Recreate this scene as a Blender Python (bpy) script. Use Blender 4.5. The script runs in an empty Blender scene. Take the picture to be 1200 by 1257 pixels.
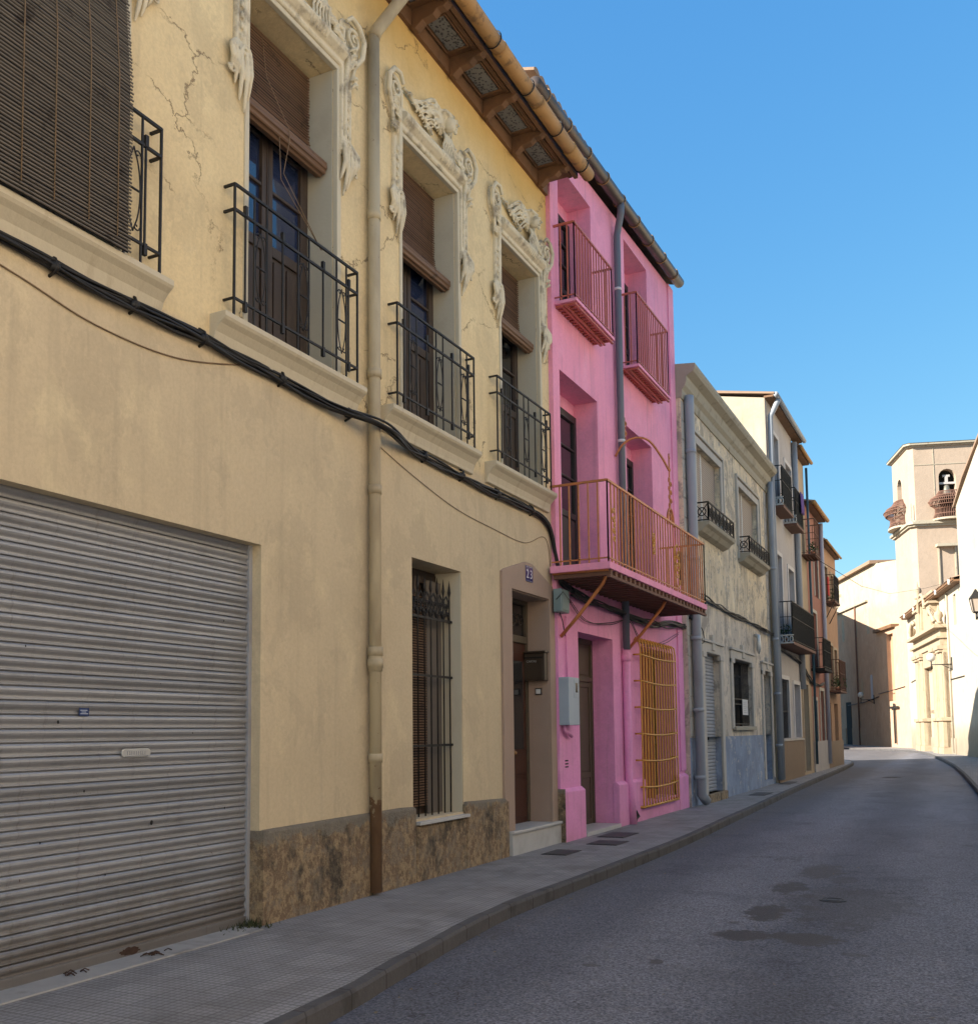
import bpy, bmesh, math, random
from mathutils import Vector, Matrix
random.seed(7)
R = math.radians
C = bpy.context.scene.collection
sc = bpy.context.scene

# ------------------------------------------------------------------ materials
def newmat(name):
    m = bpy.data.materials.new(name); m.use_nodes = True
    nt = m.node_tree
    return m, nt, nt.nodes, nt.links, nt.nodes['Principled BSDF']

def mixc(nt, fac, a, b, blend='MIX'):
    n = nt.nodes.new('ShaderNodeMix'); n.data_type = 'RGBA'; n.blend_type = blend
    for sock, v in ((n.inputs[0], fac), (n.inputs[6], a), (n.inputs[7], b)):
        if hasattr(v, 'links') or hasattr(v, 'is_output'): nt.links.new(v, sock)
        elif isinstance(v, (int, float)): sock.default_value = v
        else: sock.default_value = (v[0], v[1], v[2], 1)
    return n.outputs[2]

def mth(nt, op, a, b=None, c=None, clamp=False):
    n = nt.nodes.new('ShaderNodeMath'); n.operation = op; n.use_clamp = clamp
    for i, v in enumerate((a, b, c)):
        if v is None: continue
        if isinstance(v, (int, float)): n.inputs[i].default_value = v
        else: nt.links.new(v, n.inputs[i])
    return n.outputs[0]

def ramp(nt, v, lo, hi):
    n = nt.nodes.new('ShaderNodeMapRange'); n.interpolation_type = 'SMOOTHSTEP'
    nt.links.new(v, n.inputs[0]); n.inputs[1].default_value = lo; n.inputs[2].default_value = hi
    n.inputs[3].default_value = 0; n.inputs[4].default_value = 1
    return n.outputs[0]

def pos(nt, scale=(1, 1, 1)):
    g = nt.nodes.new('ShaderNodeNewGeometry')
    mp = nt.nodes.new('ShaderNodeMapping'); mp.inputs['Scale'].default_value = scale
    nt.links.new(g.outputs['Position'], mp.inputs[0])
    return mp.outputs[0]

def noise(nt, vec, scale, detail=4, rough=.55, dist=0):
    n = nt.nodes.new('ShaderNodeTexNoise'); n.inputs['Scale'].default_value = scale
    n.inputs['Detail'].default_value = detail; n.inputs['Roughness'].default_value = rough
    n.inputs['Distortion'].default_value = dist
    nt.links.new(vec, n.inputs['Vector'])
    return n.outputs['Fac']

def bump(nt, bsdf, h, strength=.3, dist=.01, prev=None):
    b = nt.nodes.new('ShaderNodeBump'); b.inputs['Strength'].default_value = strength
    b.inputs['Distance'].default_value = dist
    nt.links.new(h, b.inputs['Height'])
    if prev is not None: nt.links.new(prev, b.inputs['Normal'])
    nt.links.new(b.outputs[0], bsdf.inputs['Normal'])
    return b.outputs[0]

def mat(name, col, rough=.8, var=.12, vs=3, bs=0, bsc=40, metal=0, dirt=None, dcol=(.1, .08, .06), dscale=2, dlo=.5, dhi=.7, spec=None, stretch=(1, 1, 1)):
    """plain painted / stone / metal surface with colour variation, dirt patches and bump"""
    m, nt, N, L, b = newmat(name)
    p = pos(nt)
    n1 = noise(nt, pos(nt, stretch), vs, 5)
    c = mixc(nt, n1, [x * (1 - var) for x in col], [min(1, x * (1 + var)) for x in col])
    if dirt:
        d = ramp(nt, noise(nt, pos(nt, stretch), dscale, 6, .62), dlo, dhi)
        d = mth(nt, 'MULTIPLY', d, dirt)
        c = mixc(nt, d, c, dcol)
    L.new(c, b.inputs['Base Color'])
    b.inputs['Roughness'].default_value = rough; b.inputs['Metallic'].default_value = metal
    if spec is not None: b.inputs['Specular IOR Level'].default_value = spec
    if bs: bump(nt, b, noise(nt, p, bsc, 4), bs)
    return m

M = {}
def plaster(name, top, low, zsplit=None, crack=0, rough=.9, peel=None, peelcol=None, streak=.2, zdirt=None, blotch=.25, soft=.05, grime=(.20, .17, .13), under=0, zu=(9, 9.7), mottle=.12):
    m, nt, N, L, b = newmat(name)
    p = pos(nt)
    g = nt.nodes.new('ShaderNodeNewGeometry'); s = nt.nodes.new('ShaderNodeSeparateXYZ'); L.new(g.outputs['Position'], s.inputs[0])
    z = s.outputs[2]
    if zsplit is not None:
        zn = mth(nt, 'ADD', z, mth(nt, 'MULTIPLY', mth(nt, 'SUBTRACT', noise(nt, p, 4), .5), .1))
        f = ramp(nt, zn, zsplit - soft, zsplit + soft)
        c = mixc(nt, f, low, top)
    else:
        c = mixc(nt, 1.0, low, top)
    # broad blotches, vertical streaks, speckle
    bl = noise(nt, p, .9, 6, .6)
    c = mixc(nt, mth(nt, 'MULTIPLY', ramp(nt, bl, .42, .72), blotch), c, [v * .62 for v in low])
    bl2 = noise(nt, pos(nt, (1, 1, .6)), 2.3, 5, .6, .4)
    c = mixc(nt, mth(nt, 'MULTIPLY', ramp(nt, bl2, .5, .75), blotch), c, [min(1, v * 1.35 + .03) for v in top])
    st = noise(nt, pos(nt, (6, 6, .35)), 1.6, 5, .6)
    c = mixc(nt, mth(nt, 'MULTIPLY', ramp(nt, st, .5, .72), streak), c, grime)
    if mottle:
        mo = noise(nt, pos(nt, (1, 1, .8)), 1.5, 10, .72, .3)
        c = mixc(nt, mth(nt, 'MULTIPLY', ramp(nt, mo, .53, .57), mottle), c, grime)
        mo2 = noise(nt, pos(nt, (1.1, 1.3, 1)), 2.7, 10, .75, .2)
        c = mixc(nt, mth(nt, 'MULTIPLY', ramp(nt, mo2, .57, .60), mottle * .8), c, [min(1, v * 1.15 + .06) for v in low])
    gr = noise(nt, p, 28, 4, .8)
    c = mixc(nt, mth(nt, 'MULTIPLY', ramp(nt, gr, .40, .62), .16), c, [v * .55 for v in low])
    fine = noise(nt, p, 55, 3, .7)
    c = mixc(nt, mth(nt, 'MULTIPLY', ramp(nt, fine, .62, .75), .10), c, grime)
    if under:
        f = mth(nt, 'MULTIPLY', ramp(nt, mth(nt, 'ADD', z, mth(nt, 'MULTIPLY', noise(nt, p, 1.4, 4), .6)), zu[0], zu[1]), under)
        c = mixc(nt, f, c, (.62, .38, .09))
    if zdirt:
        f = mth(nt, 'SUBTRACT', 1.0, ramp(nt, mth(nt, 'ADD', z, mth(nt, 'MULTIPLY', noise(nt, p, 2.5, 5), .9)), zdirt[0], zdirt[1]))
        c = mixc(nt, mth(nt, 'MULTIPLY', f, .6), c, grime)
    h = mth(nt, 'ADD', mth(nt, 'MULTIPLY', noise(nt, p, 3, 4), 1.2), mth(nt, 'ADD', mth(nt, 'MULTIPLY', noise(nt, p, 11, 5, .6), .5), mth(nt, 'MULTIPLY', noise(nt, p, 38, 4), .3)))
    if peel:
        pm = ramp(nt, noise(nt, pos(nt, (1, 1, 1)), 2.1, 9, .68, .5), peel, peel + .03)
        pf = ramp(nt, noise(nt, p, 9, 6, .7), .45, .6)
        pm = mth(nt, 'MULTIPLY', pm, pf)
        c = mixc(nt, pm, c, peelcol)
        h = mth(nt, 'SUBTRACT', h, mth(nt, 'MULTIPLY', pm, .4))
    if crack:
        wn = nt.nodes.new('ShaderNodeTexNoise'); wn.inputs['Scale'].default_value = 2.6; wn.inputs['Detail'].default_value = 7; wn.inputs['Roughness'].default_value = .7
        L.new(p, wn.inputs['Vector'])
        va = nt.nodes.new('ShaderNodeVectorMath'); va.operation = 'MULTIPLY_ADD'
        L.new(wn.outputs['Color'], va.inputs[0]); va.inputs[1].default_value = (.55, .55, .55); L.new(pos(nt, (1, .8, 1.25)), va.inputs[2])
        vo = nt.nodes.new('ShaderNodeTexVoronoi'); vo.feature = 'DISTANCE_TO_EDGE'; vo.inputs['Scale'].default_value = .95
        L.new(va.outputs[0], vo.inputs['Vector'])
        cr = mth(nt, 'SUBTRACT', 1.0, ramp(nt, vo.outputs['Distance'], .002, .011))
        mk = ramp(nt, noise(nt, pos(nt), 1.1, 3), .455, .54)
        if zsplit is not None: mk = mth(nt, 'MULTIPLY', mk, ramp(nt, z, zsplit - .05, zsplit + .1))
        cr = mth(nt, 'MULTIPLY', mth(nt, 'MULTIPLY', cr, mk), crack)
        c = mixc(nt, cr, c, (.16, .10, .06))
        h = mth(nt, 'SUBTRACT', h, mth(nt, 'MULTIPLY', cr, .8))
    L.new(c, b.inputs['Base Color']); b.inputs['Roughness'].default_value = rough
    b.inputs['Specular IOR Level'].default_value = .25
    bump(nt, b, h, .6, .014)
    return m

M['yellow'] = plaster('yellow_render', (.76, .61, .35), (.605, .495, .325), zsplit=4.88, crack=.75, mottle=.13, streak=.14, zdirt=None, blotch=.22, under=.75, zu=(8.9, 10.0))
M['cream'] = mat('cream_reveal_paint', (.58, .53, .40), .85, .08, 2, .2, 30, dirt=.25, dcol=(.35, .28, .18), stretch=(1, 1, .5))
M['greyreveal'] = mat('grey_reveal_paint', (.50, .47, .37), .85, .08, 2, .2, 30, dirt=.25, dcol=(.3, .25, .18))
M['sill'] = mat('sill_plaster', (.55, .49, .36), .85, .1, 3, .3, 30, dirt=.35, dcol=(.28, .22, .14), dscale=3, stretch=(1, 3, .6))
M['stucco'] = mat('stucco_relief', (.66, .59, .43), .9, .16, 7, .6, 45, dirt=.7, dcol=(.20, .17, .13), dscale=5, dlo=.48, dhi=.68)
M['pink'] = plaster('pink_paint', (.89, .36, .51), (.82, .335, .60), zsplit=3.4, soft=.9, crack=0, mottle=.14, streak=.35, blotch=.3, rough=.85, grime=(.50, .24, .33), zdirt=(.15, .9))  # lower part more purple: cool bounce light painted into the pink
M['white'] = plaster('weathered_cream_render', (.74, .61, .42), (.62, .54, .44), zsplit=4.45, mottle=.6, streak=.6, blotch=.7, peel=.54, peelcol=(.33, .31, .28), crack=.5, grime=(.22, .20, .18))
M['bluelow'] = plaster('pale_blue_base_paint', (.27, .325, .42), (.24, .29, .40), mottle=.55, streak=.45, blotch=.6, peel=.56, peelcol=(.48, .47, .45), grime=(.2, .22, .27))
M['greyhouse'] = plaster('grey_lilac_render', (.47, .44, .42), (.42, .40, .43), streak=.15, blotch=.15)
M['gable'] = plaster('gable_cream', (.42, .365, .27), (.42, .365, .27), streak=.3, blotch=.3)
M['tan'] = plaster('tan_render', (.46, .36, .25), (.44, .34, .25), streak=.2, blotch=.2)
M['red'] = plaster('brick_red_render', (.36, .17, .13), (.34, .17, .14), streak=.2, blotch=.2)
M['orange'] = plaster('orange_render', (.44, .27, .17), (.42, .25, .17), streak=.2, blotch=.25)
M['church'] = plaster('church_pale_render', (.48, .42, .33), (.38, .31, .23), mottle=.15, zsplit=1.6, soft=.5, streak=.15, blotch=.2, zdirt=(.6, 2.4))
M['tower'] = plaster('tower_peach_render', (.40, .315, .24), (.37, .29, .22), streak=.1, blotch=.15, zdirt=(.6, 2.4))
M['wing'] = plaster('wing_render', (.44, .38, .28), (.50, .34, .235), zsplit=11.8, soft=.4, streak=.2, blotch=.3)  # pinkish plaster below the ledge, also warmed and lightened to stand for bounce light
M['sunnya'] = plaster('warm_cream_render', (.80, .73, .60), (.74, .67, .56), streak=.1, blotch=.1)
M['sunnyb'] = plaster('peach_render', (.80, .68, .56), (.74, .62, .52), streak=.1, blotch=.1)
M['portal'] = mat('portal_stone', (.36, .285, .195), .9, .15, 3, .4, 20, dirt=.5, dcol=(.2, .14, .09))
M['plinth'] = None
def plinth_mat():
    m, nt, N, L, b = newmat('worn_plinth')
    p = pos(nt)
    g = nt.nodes.new('ShaderNodeNewGeometry'); s = nt.nodes.new('ShaderNodeSeparateXYZ'); L.new(g.outputs['Position'], s.inputs[0])
    n1 = noise(nt, pos(nt, (1, 1, .8)), 15, 9, .78)
    c = mixc(nt, ramp(nt, n1, .44, .58), (.24, .165, .10), (.46, .335, .19))
    c = mixc(nt, mth(nt, 'MULTIPLY', ramp(nt, noise(nt, p, 6, 8, .7), .50, .58), .6), c, (.27, .225, .165))
    n2 = noise(nt, pos(nt, (1, 1.1, .75)), 1.7, 9, .72, .2)
    c = mixc(nt, mth(nt, 'MULTIPLY', ramp(nt, n2, .50, .62), .85), c, mixc(nt, ramp(nt, noise(nt, p, 18, 5, .75), .45, .6), (.045, .040, .032), (.13, .105, .07)))
    zt = mth(nt, 'ADD', s.outputs[2], mth(nt, 'MULTIPLY', noise(nt, p, 4, 8, .7), .42))
    c = mixc(nt, mth(nt, 'MULTIPLY', ramp(nt, zt, .88, .94), .85), c, mixc(nt, noise(nt, p, 20, 5, .7), (.20, .18, .14), (.30, .275, .22)))
    L.new(c, b.inputs['Base Color']); b.inputs['Roughness'].default_value = .95
    h = mth(nt, 'ADD', mth(nt, 'MULTIPLY', n1, 1.1), mth(nt, 'ADD', noise(nt, p, 5, 6, .7), mth(nt, 'MULTIPLY', noise(nt, p, 40, 4, .7), .5)))
    bump(nt, b, h, 1.0, .035)
    return m
M['plinth'] = plinth_mat()
def pipe_mat():
    m, nt, N, L, b = newmat('painted_pipe_rusting')
    p = pos(nt)
    g = nt.nodes.new('ShaderNodeNewGeometry'); s = nt.nodes.new('ShaderNodeSeparateXYZ'); L.new(g.outputs['Position'], s.inputs[0])
    c = mixc(nt, ramp(nt, noise(nt, pos(nt, (1, 1, .3)), 3, 6), .35, .65), (.33, .265, .165), (.50, .42, .27))
    rz = mth(nt, 'SUBTRACT', 1.25, s.outputs[2])
    rr = mth(nt, 'ADD', mth(nt, 'MULTIPLY', ramp(nt, rz, 0, .75), .45), noise(nt, pos(nt, (1, 1, .7)), 14, 7, .7))
    c = mixc(nt, ramp(nt, rr, .66, .70), c, mixc(nt, noise(nt, pos(nt, (1, 1, .5)), 10, 6, .7), (.10, .045, .02), (.27, .165, .085)))
    L.new(c, b.inputs['Base Color']); b.inputs['Roughness'].default_value = .7
    bump(nt, b, noise(nt, p, 25, 5), .3, .008)
    return m
M['ypipe'] = pipe_mat()
M['iron'] = mat('black_iron', (.008, .007, .0065), .6, .3, 20, .2, 60, dirt=.25, dcol=(.03, .016, .01), dscale=12)
M['oiron'] = mat('orange_painted_iron', (.52, .19, .06), .5, .2, 9, .2, 60, dirt=.45, dcol=(.20, .075, .03), dscale=7)
M['yiron'] = mat('yellow_painted_iron', (.60, .30, .05), .45, .15, 9, .15, 60, dirt=.25, dcol=(.3, .12, .03), dscale=8)
M['piron'] = mat('rose_painted_iron', (.48, .13, .09), .5, .15, 9, .15, 60, dirt=.3, dcol=(.33, .12, .05), dscale=8)
M['shutter'] = mat('galvanised_shutter', (.31, .32, .33), .42, .12, 2.5, .08, 60, metal=.45, dirt=.4, dcol=(.16, .155, .145), dscale=2.6, stretch=(1, 1, 2.5))
def shutter_mat():
    m, nt, N, L, b = newmat('galvanised_shutter')
    p = pos(nt); g = nt.nodes.new('ShaderNodeNewGeometry'); s = nt.nodes.new('ShaderNodeSeparateXYZ'); L.new(g.outputs['Position'], s.inputs[0])
    wn = nt.nodes.new('ShaderNodeTexWhiteNoise'); wn.noise_dimensions = '1D'; L.new(mth(nt, 'FLOOR', mth(nt, 'DIVIDE', mth(nt, 'SUBTRACT', s.outputs[2], .06), .094)), wn.inputs['W'])
    c = mixc(nt, wn.outputs['Value'], (.26, .265, .275), (.35, .355, .365))
    c = mixc(nt, mth(nt, 'MULTIPLY', ramp(nt, noise(nt, pos(nt, (1, .5, 1.6)), 3.5, 8, .7), .50, .70), .35), c, (.16, .157, .152))
    sc_ = noise(nt, pos(nt, (1, 1.5, 45)), 2.2, 5, .8)
    c = mixc(nt, mth(nt, 'MULTIPLY', ramp(nt, sc_, .60, .66), .45), c, (.50, .50, .50))
    dr = noise(nt, pos(nt, (1, 9, .5)), 2.4, 6, .7)
    c = mixc(nt, mth(nt, 'MULTIPLY', ramp(nt, dr, .56, .68), .28), c, (.12, .105, .09))
    zt = mth(nt, 'ADD', s.outputs[2], mth(nt, 'MULTIPLY', noise(nt, p, 3, 8, .75), .7))
    c = mixc(nt, mth(nt, 'MULTIPLY', mth(nt, 'SUBTRACT', 1.0, ramp(nt, zt, .45, .95)), .6), c, (.13, .105, .08))
    rs = mth(nt, 'MULTIPLY', ramp(nt, noise(nt, p, 9, 7, .8), .64, .68), mth(nt, 'SUBTRACT', 1.0, ramp(nt, s.outputs[2], .5, 2.2)))
    c = mixc(nt, rs, c, (.10, .045, .02))
    L.new(c, b.inputs['Base Color']); b.inputs['Metallic'].default_value = .4
    L.new(mth(nt, 'ADD', .34, mth(nt, 'MULTIPLY', noise(nt, p, 5, 5, .7), .3)), b.inputs['Roughness'])
    bump(nt, b, mth(nt, 'ADD', mth(nt, 'MULTIPLY', noise(nt, pos(nt, (1, 1, .6)), 2.2, 4, .6), 3.0), mth(nt, 'MULTIPLY', noise(nt, p, 50, 3), .15)), .5, .012)
    return m
M['shutter'] = shutter_mat()
M['shutter2'] = mat('grey_shutter', (.33, .34, .36), .55, .1, 3, 0, dirt=.4, dcol=(.2, .18, .16))
M['rollpl'] = mat('beige_plastic_shutter', (.36, .30, .25), .6, .06, 3)
M['wood'] = mat('dark_old_wood', (.050, .034, .025), .6, .35, 6, .3, 30, stretch=(3, 3, .4), dirt=.35, dcol=(.12, .09, .06), dscale=4)
M['redwood'] = mat('mahogany_door', (.055, .018, .010), .38, .3, 6, .15, 30, stretch=(3, 3, .4))
M['greenwood'] = mat('olive_brown_door', (.085, .065, .042), .55, .2, 6, .2, 30, stretch=(3, 3, .4))
M['blackwood'] = mat('almost_black_door', (.02, .017, .015), .5, .2, 6)
M['bluedoor'] = mat('petrol_blue_door', (.03, .08, .12), .5, .2, 6)
M['greywood'] = mat('grey_lilac_shutters', (.36, .38, .46), .6, .1, 6, stretch=(3, 3, .4))
M['eavewood'] = mat('eave_timber', (.165, .085, .040), .75, .3, 4, .3, 25, dirt=.6, dcol=(.06, .035, .02), dscale=3, stretch=(1, 1, 1))
M['clay'] = mat('clay_gutter', (.42, .235, .085), .75, .2, 3, .3, 20, dirt=.65, dcol=(.07, .045, .03), dscale=4.5, dlo=.54, dhi=.66)
M['rooftile'] = mat('clay_roof_tile', (.27, .18, .12), .9, .25, 3, .4, 20, dirt=.4, dcol=(.2, .16, .1))
M['zinc'] = mat('dark_brown_gutter', (.085, .07, .062), .42, .3, 4, 0, metal=.3, dirt=.3, dcol=(.2, .11, .05), dscale=3)
M['brass'] = mat('gutter_joint', (.32, .18, .07), .5, .2, 9)
M['bpipe'] = mat('blue_grey_pipe', (.12, .135, .165), .5, .12, 4, dirt=.2, dcol=(.1, .1, .12))
M['gpipe'] = mat('grey_blue_pipe', (.30, .325, .355), .55, .15, 3, dirt=.35, dcol=(.14, .14, .15), dscale=3, stretch=(1, 1, .4))
M['cable'] = mat('black_cable', (.006, .0055, .0055), .55, .3, 20)
M['wire'] = mat('brown_wire', (.20, .13, .07), .7, .2, 20)
M['marble'] = mat('worn_marble', (.50, .50, .48), .35, .12, 5, .05, 20, dirt=.35, dcol=(.3, .29, .26), dscale=3)
M['surround'] = mat('rosy_stone_surround', (.37, .27, .205), .85, .08, 4, .25, 60, dirt=.25, dcol=(.25, .2, .15))
M['brownbox'] = mat('brown_mailbox', (.045, .03, .018), .4, .15, 10)
M['silver'] = mat('pale_metal', (.55, .55, .52), .4, .1, 10, metal=.5)
M['whitepl'] = mat('white_plastic', (.62, .62, .60), .5, .05, 10)
M['bluepl'] = mat('pale_blue_grey_box', (.36, .43, .50), .5, .08, 6, dirt=.15, dcol=(.2, .2, .2))
M['teal'] = mat('teal_grey_box', (.19, .26, .26), .55, .12, 6, dirt=.3, dcol=(.1, .1, .1))
M['tileblue'] = mat('glazed_blue_tile', (.055, .05, .14), .2, .3, 30)
M['tilewhite'] = mat('glazed_white', (.72, .70, .74), .2, .05, 30)
M['stickerblue'] = mat('blue_sticker', (.02, .04, .12), .4, .2, 30)
M['stickerwhite'] = mat('sticker_text', (.45, .5, .6), .4)
M['stone'] = mat('cornice_stone', (.37, .33, .25), .9, .2, 3, .5, 18, dirt=.6, dcol=(.13, .11, .075), dscale=3, stretch=(1, 1, 1))
M['trimlight'] = mat('light_window_trim', (.47, .43, .37), .85, .12, 4, .25, 30, dirt=.4, dcol=(.25, .26, .27), dscale=3)
M['trimwhite'] = mat('white_window_trim', (.56, .54, .52), .8, .08, 4)
M['browntile'] = mat('brown_tiled_base', (.22, .15, .095), .6, .2, 8, .1, 30)
M['purple'] = mat('purple_cloth', (.12, .07, .25), .9, .1, 10)
M['redcloth'] = mat('red_cloth', (.55, .05, .04), .9, .1, 10)
M['leaf'] = mat('potted_green', (.05, .09, .03), .8, .4, 20)
M['terracotta'] = mat('terracotta_pot', (.35, .15, .08), .8, .1, 10)
M['fabric_dark'] = mat('dark_balcony_screen', (.03, .035, .035), .8, .3, 10)
M['dark'] = mat('dark_inside', (.012, .011, .010), .9, .1, 5)
M['bell'] = mat('bell_bronze', (.22, .21, .17), .45, .2, 10, metal=.6)
M['rustiron'] = mat('rusty_brown_iron', (.15, .075, .05), .8, .3, 10)
M['globe'] = mat('opal_globe', (.42, .42, .40), .25, .03, 10)
M['grate'] = mat('cast_iron_cover', (.05, .05, .052), .6, .2, 20, .3, 60)
M['vine'] = mat('weeds', (.045, .055, .02), .9, .4, 20)
M['cloth_grey'] = mat('grey_curtain', (.14, .12, .10), .9, .2, 5, stretch=(1, 12, .3))

def glass(name, col, rough=.06):
    m, nt, N, L, b = newmat(name)
    b.inputs['Base Color'].default_value = (*col, 1); b.inputs['Roughness'].default_value = rough
    b.inputs['Specular IOR Level'].default_value = .8; b.inputs['IOR'].default_value = 1.6
    bump(nt, b, noise(nt, pos(nt), 2.2, 2), .12, .02)
    return m
M['glass'] = glass('sky_tinted_window_glass', (.018, .03, .075))  # blue base colour paints in the reflected sky
M['glassdark'] = glass('dark_window_glass', (.012, .012, .014), .12)

def slats(name, c1, c2, dark):
    m, nt, N, L, b = newmat(name)
    v = pos(nt, (.7, .7, 60))
    c = mixc(nt, noise(nt, v, 1.3, 3), c1, c2)
    c = mixc(nt, ramp(nt, noise(nt, pos(nt, (1, 1, 1)), 3.5, 6, .7), .55, .68), c, dark)
    L.new(c, b.inputs['Base Color']); b.inputs['Roughness'].default_value = .62
    return m
M['blind'] = slats('brown_wood_slats', (.03, .015, .009), (.27, .15, .08), (.05, .025, .014))
M['blindgrey'] = slats('old_grey_slats', (.05, .042, .034), (.21, .175, .13), (.045, .032, .02))

def asphalt():
    m, nt, N, L, b = newmat('asphalt')
    p = pos(nt)
    n1 = noise(nt, p, 48, 5, .85)
    c = mixc(nt, ramp(nt, n1, .36, .66), (.030, .034, .046), (.185, .192, .225))
    n2 = noise(nt, pos(nt, (1.2, .25, 1)), .7, 6, .6)
    c = mixc(nt, mth(nt, 'MULTIPLY', ramp(nt, n2, .42, .68), .6), c, (1.35, 1.33, 1.3), 'MULTIPLY')
    n5 = noise(nt, p, 1.1, 6, .65)
    c = mixc(nt, mth(nt, 'MULTIPLY', ramp(nt, n5, .52, .7), .7), c, (.62, .62, .66), 'MULTIPLY')
    sp = nt.nodes.new('ShaderNodeTexVoronoi'); sp.inputs['Scale'].default_value = 42; L.new(p, sp.inputs['Vector'])
    fl = mth(nt, 'MULTIPLY', mth(nt, 'SUBTRACT', 1.0, ramp(nt, sp.outputs['Distance'], .10, .22)), ramp(nt, noise(nt, p, 30, 2), .55, .66))
    c = mixc(nt, mth(nt, 'MULTIPLY', fl, .7), c, (.38, .37, .36))
    md = noise(nt, p, 22, 5, .75)
    c = mixc(nt, mth(nt, 'MULTIPLY', ramp(nt, md, .50, .66), .5), c, (.035, .034, .038))
    c = mixc(nt, mth(nt, 'MULTIPLY', ramp(nt, noise(nt, p, 8, 6, .7), .54, .70), .45), c, (.155, .15, .15))
    wn = nt.nodes.new('ShaderNodeTexNoise'); wn.inputs['Scale'].default_value = 1.8; wn.inputs['Detail'].default_value = 7; L.new(p, wn.inputs['Vector'])
    va = nt.nodes.new('ShaderNodeVectorMath'); va.operation = 'MULTIPLY_ADD'; L.new(wn.outputs['Color'], va.inputs[0]); va.inputs[1].default_value = (.9, .9, .9); L.new(pos(nt, (.45, .3, 1)), va.inputs[2])
    vo = nt.nodes.new('ShaderNodeTexVoronoi'); vo.feature = 'DISTANCE_TO_EDGE'; vo.inputs['Scale'].default_value = .8; L.new(va.outputs[0], vo.inputs['Vector'])
    ck = mth(nt, 'MULTIPLY', mth(nt, 'SUBTRACT', 1.0, ramp(nt, vo.outputs['Distance'], .001, .006)), ramp(nt, noise(nt, p, .6, 3), .48, .6))
    c = mixc(nt, mth(nt, 'MULTIPLY', ck, .7), c, (.02, .018, .018))
    gx = nt.nodes.new('ShaderNodeNewGeometry'); sx = nt.nodes.new('ShaderNodeSeparateXYZ'); L.new(gx.outputs['Position'], sx.inputs[0])
    wob = mth(nt, 'ADD', sx.outputs[0], mth(nt, 'ADD', mth(nt, 'MULTIPLY', sx.outputs[1], .028), mth(nt, 'MULTIPLY', noise(nt, p, .5, 3), .9)))
    for cx in (-.50, -2.45):
        d_ = mth(nt, 'ABSOLUTE', mth(nt, 'SUBTRACT', wob, cx + .9))
        c = mixc(nt, mth(nt, 'MULTIPLY', mth(nt, 'SUBTRACT', 1.0, ramp(nt, d_, .15, .95)), .8), c, (1.75, 1.7, 1.6), 'MULTIPLY')
    gd = mth(nt, 'SUBTRACT', 1.0, ramp(nt, mth(nt, 'ADD', sx.outputs[0], mth(nt, 'MULTIPLY', noise(nt, p, 3, 5), .5)), -3.65, -3.25))
    c = mixc(nt, mth(nt, 'MULTIPLY', gd, .35), c, (.10, .085, .07))
    # oil and water stains: soft ellipses with ragged rims
    g = nt.nodes.new('ShaderNodeNewGeometry'); s = nt.nodes.new('ShaderNodeSeparateXYZ'); L.new(g.outputs['Position'], s.inputs[0])
    tot = None; stn1 = noise(nt, p, 4, 5, .7); stn2 = noise(nt, p, 25, 3, .7)
    for (cx, cy, rx, ry, amt) in STAINS:
        dx = mth(nt, 'DIVIDE', mth(nt, 'SUBTRACT', s.outputs[0], cx), rx)
        dy = mth(nt, 'DIVIDE', mth(nt, 'SUBTRACT', s.outputs[1], cy), ry)
        d = mth(nt, 'ADD', mth(nt, 'MULTIPLY', dx, dx), mth(nt, 'MULTIPLY', dy, dy))
        d = mth(nt, 'ADD', d, mth(nt, 'ADD', mth(nt, 'MULTIPLY', mth(nt, 'SUBTRACT', stn1, .5), 4.2), mth(nt, 'MULTIPLY', mth(nt, 'SUBTRACT', stn2, .5), 1.5)))
        f = mth(nt, 'MULTIPLY', mth(nt, 'SUBTRACT', 1.0, ramp(nt, d, .55, 1.15)), amt)
        tot = f if tot is None else mth(nt, 'MAXIMUM', tot, f)
    c = mixc(nt, tot, c, (.036, .029, .024))
    L.new(c, b.inputs['Base Color'])
    ro = mth(nt, 'SUBTRACT', .80, mth(nt, 'MULTIPLY', tot, .2)); L.new(ro, b.inputs['Roughness'])
    hh = mth(nt, 'ADD', n1, mth(nt, 'MULTIPLY', noise(nt, p, 3, 5), .6))
    bump(nt, b, hh, .55, .012)
    return m
STAINS = [(-1.80, 8.38, .24, .22, .9), (-1.33, 8.45, .30, .22, .9), (-1.83, 9.5, .20, .42, .9), (-1.5, 9.9, .14, .2, .7), (-1.86, 11.1, .20, .5, .85),
          (-1.72, 12.4, .26, .6, .7), (-1.2, 10.2, .6, 1.2, .4), (-2.2, 7.2, .05, .08, .8), (-1.45, 9.3, .07, .1, .7), (-1.62, 10.6, .09, .14, .7), (-1.1, 9.2, .12, .12, .5), (-1.4, 11.8, .14, .3, .5), (-.9, 8.0, .1, .06, .5), (-2.0, 8.9, .06, .08, .6), (-1.75, 6.95, .5, .25, .15), (-2.6, 6.9, .07, .05, .6), (-1.2, 6.4, .3, .5, .2)]
M['asphalt'] = asphalt()

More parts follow.
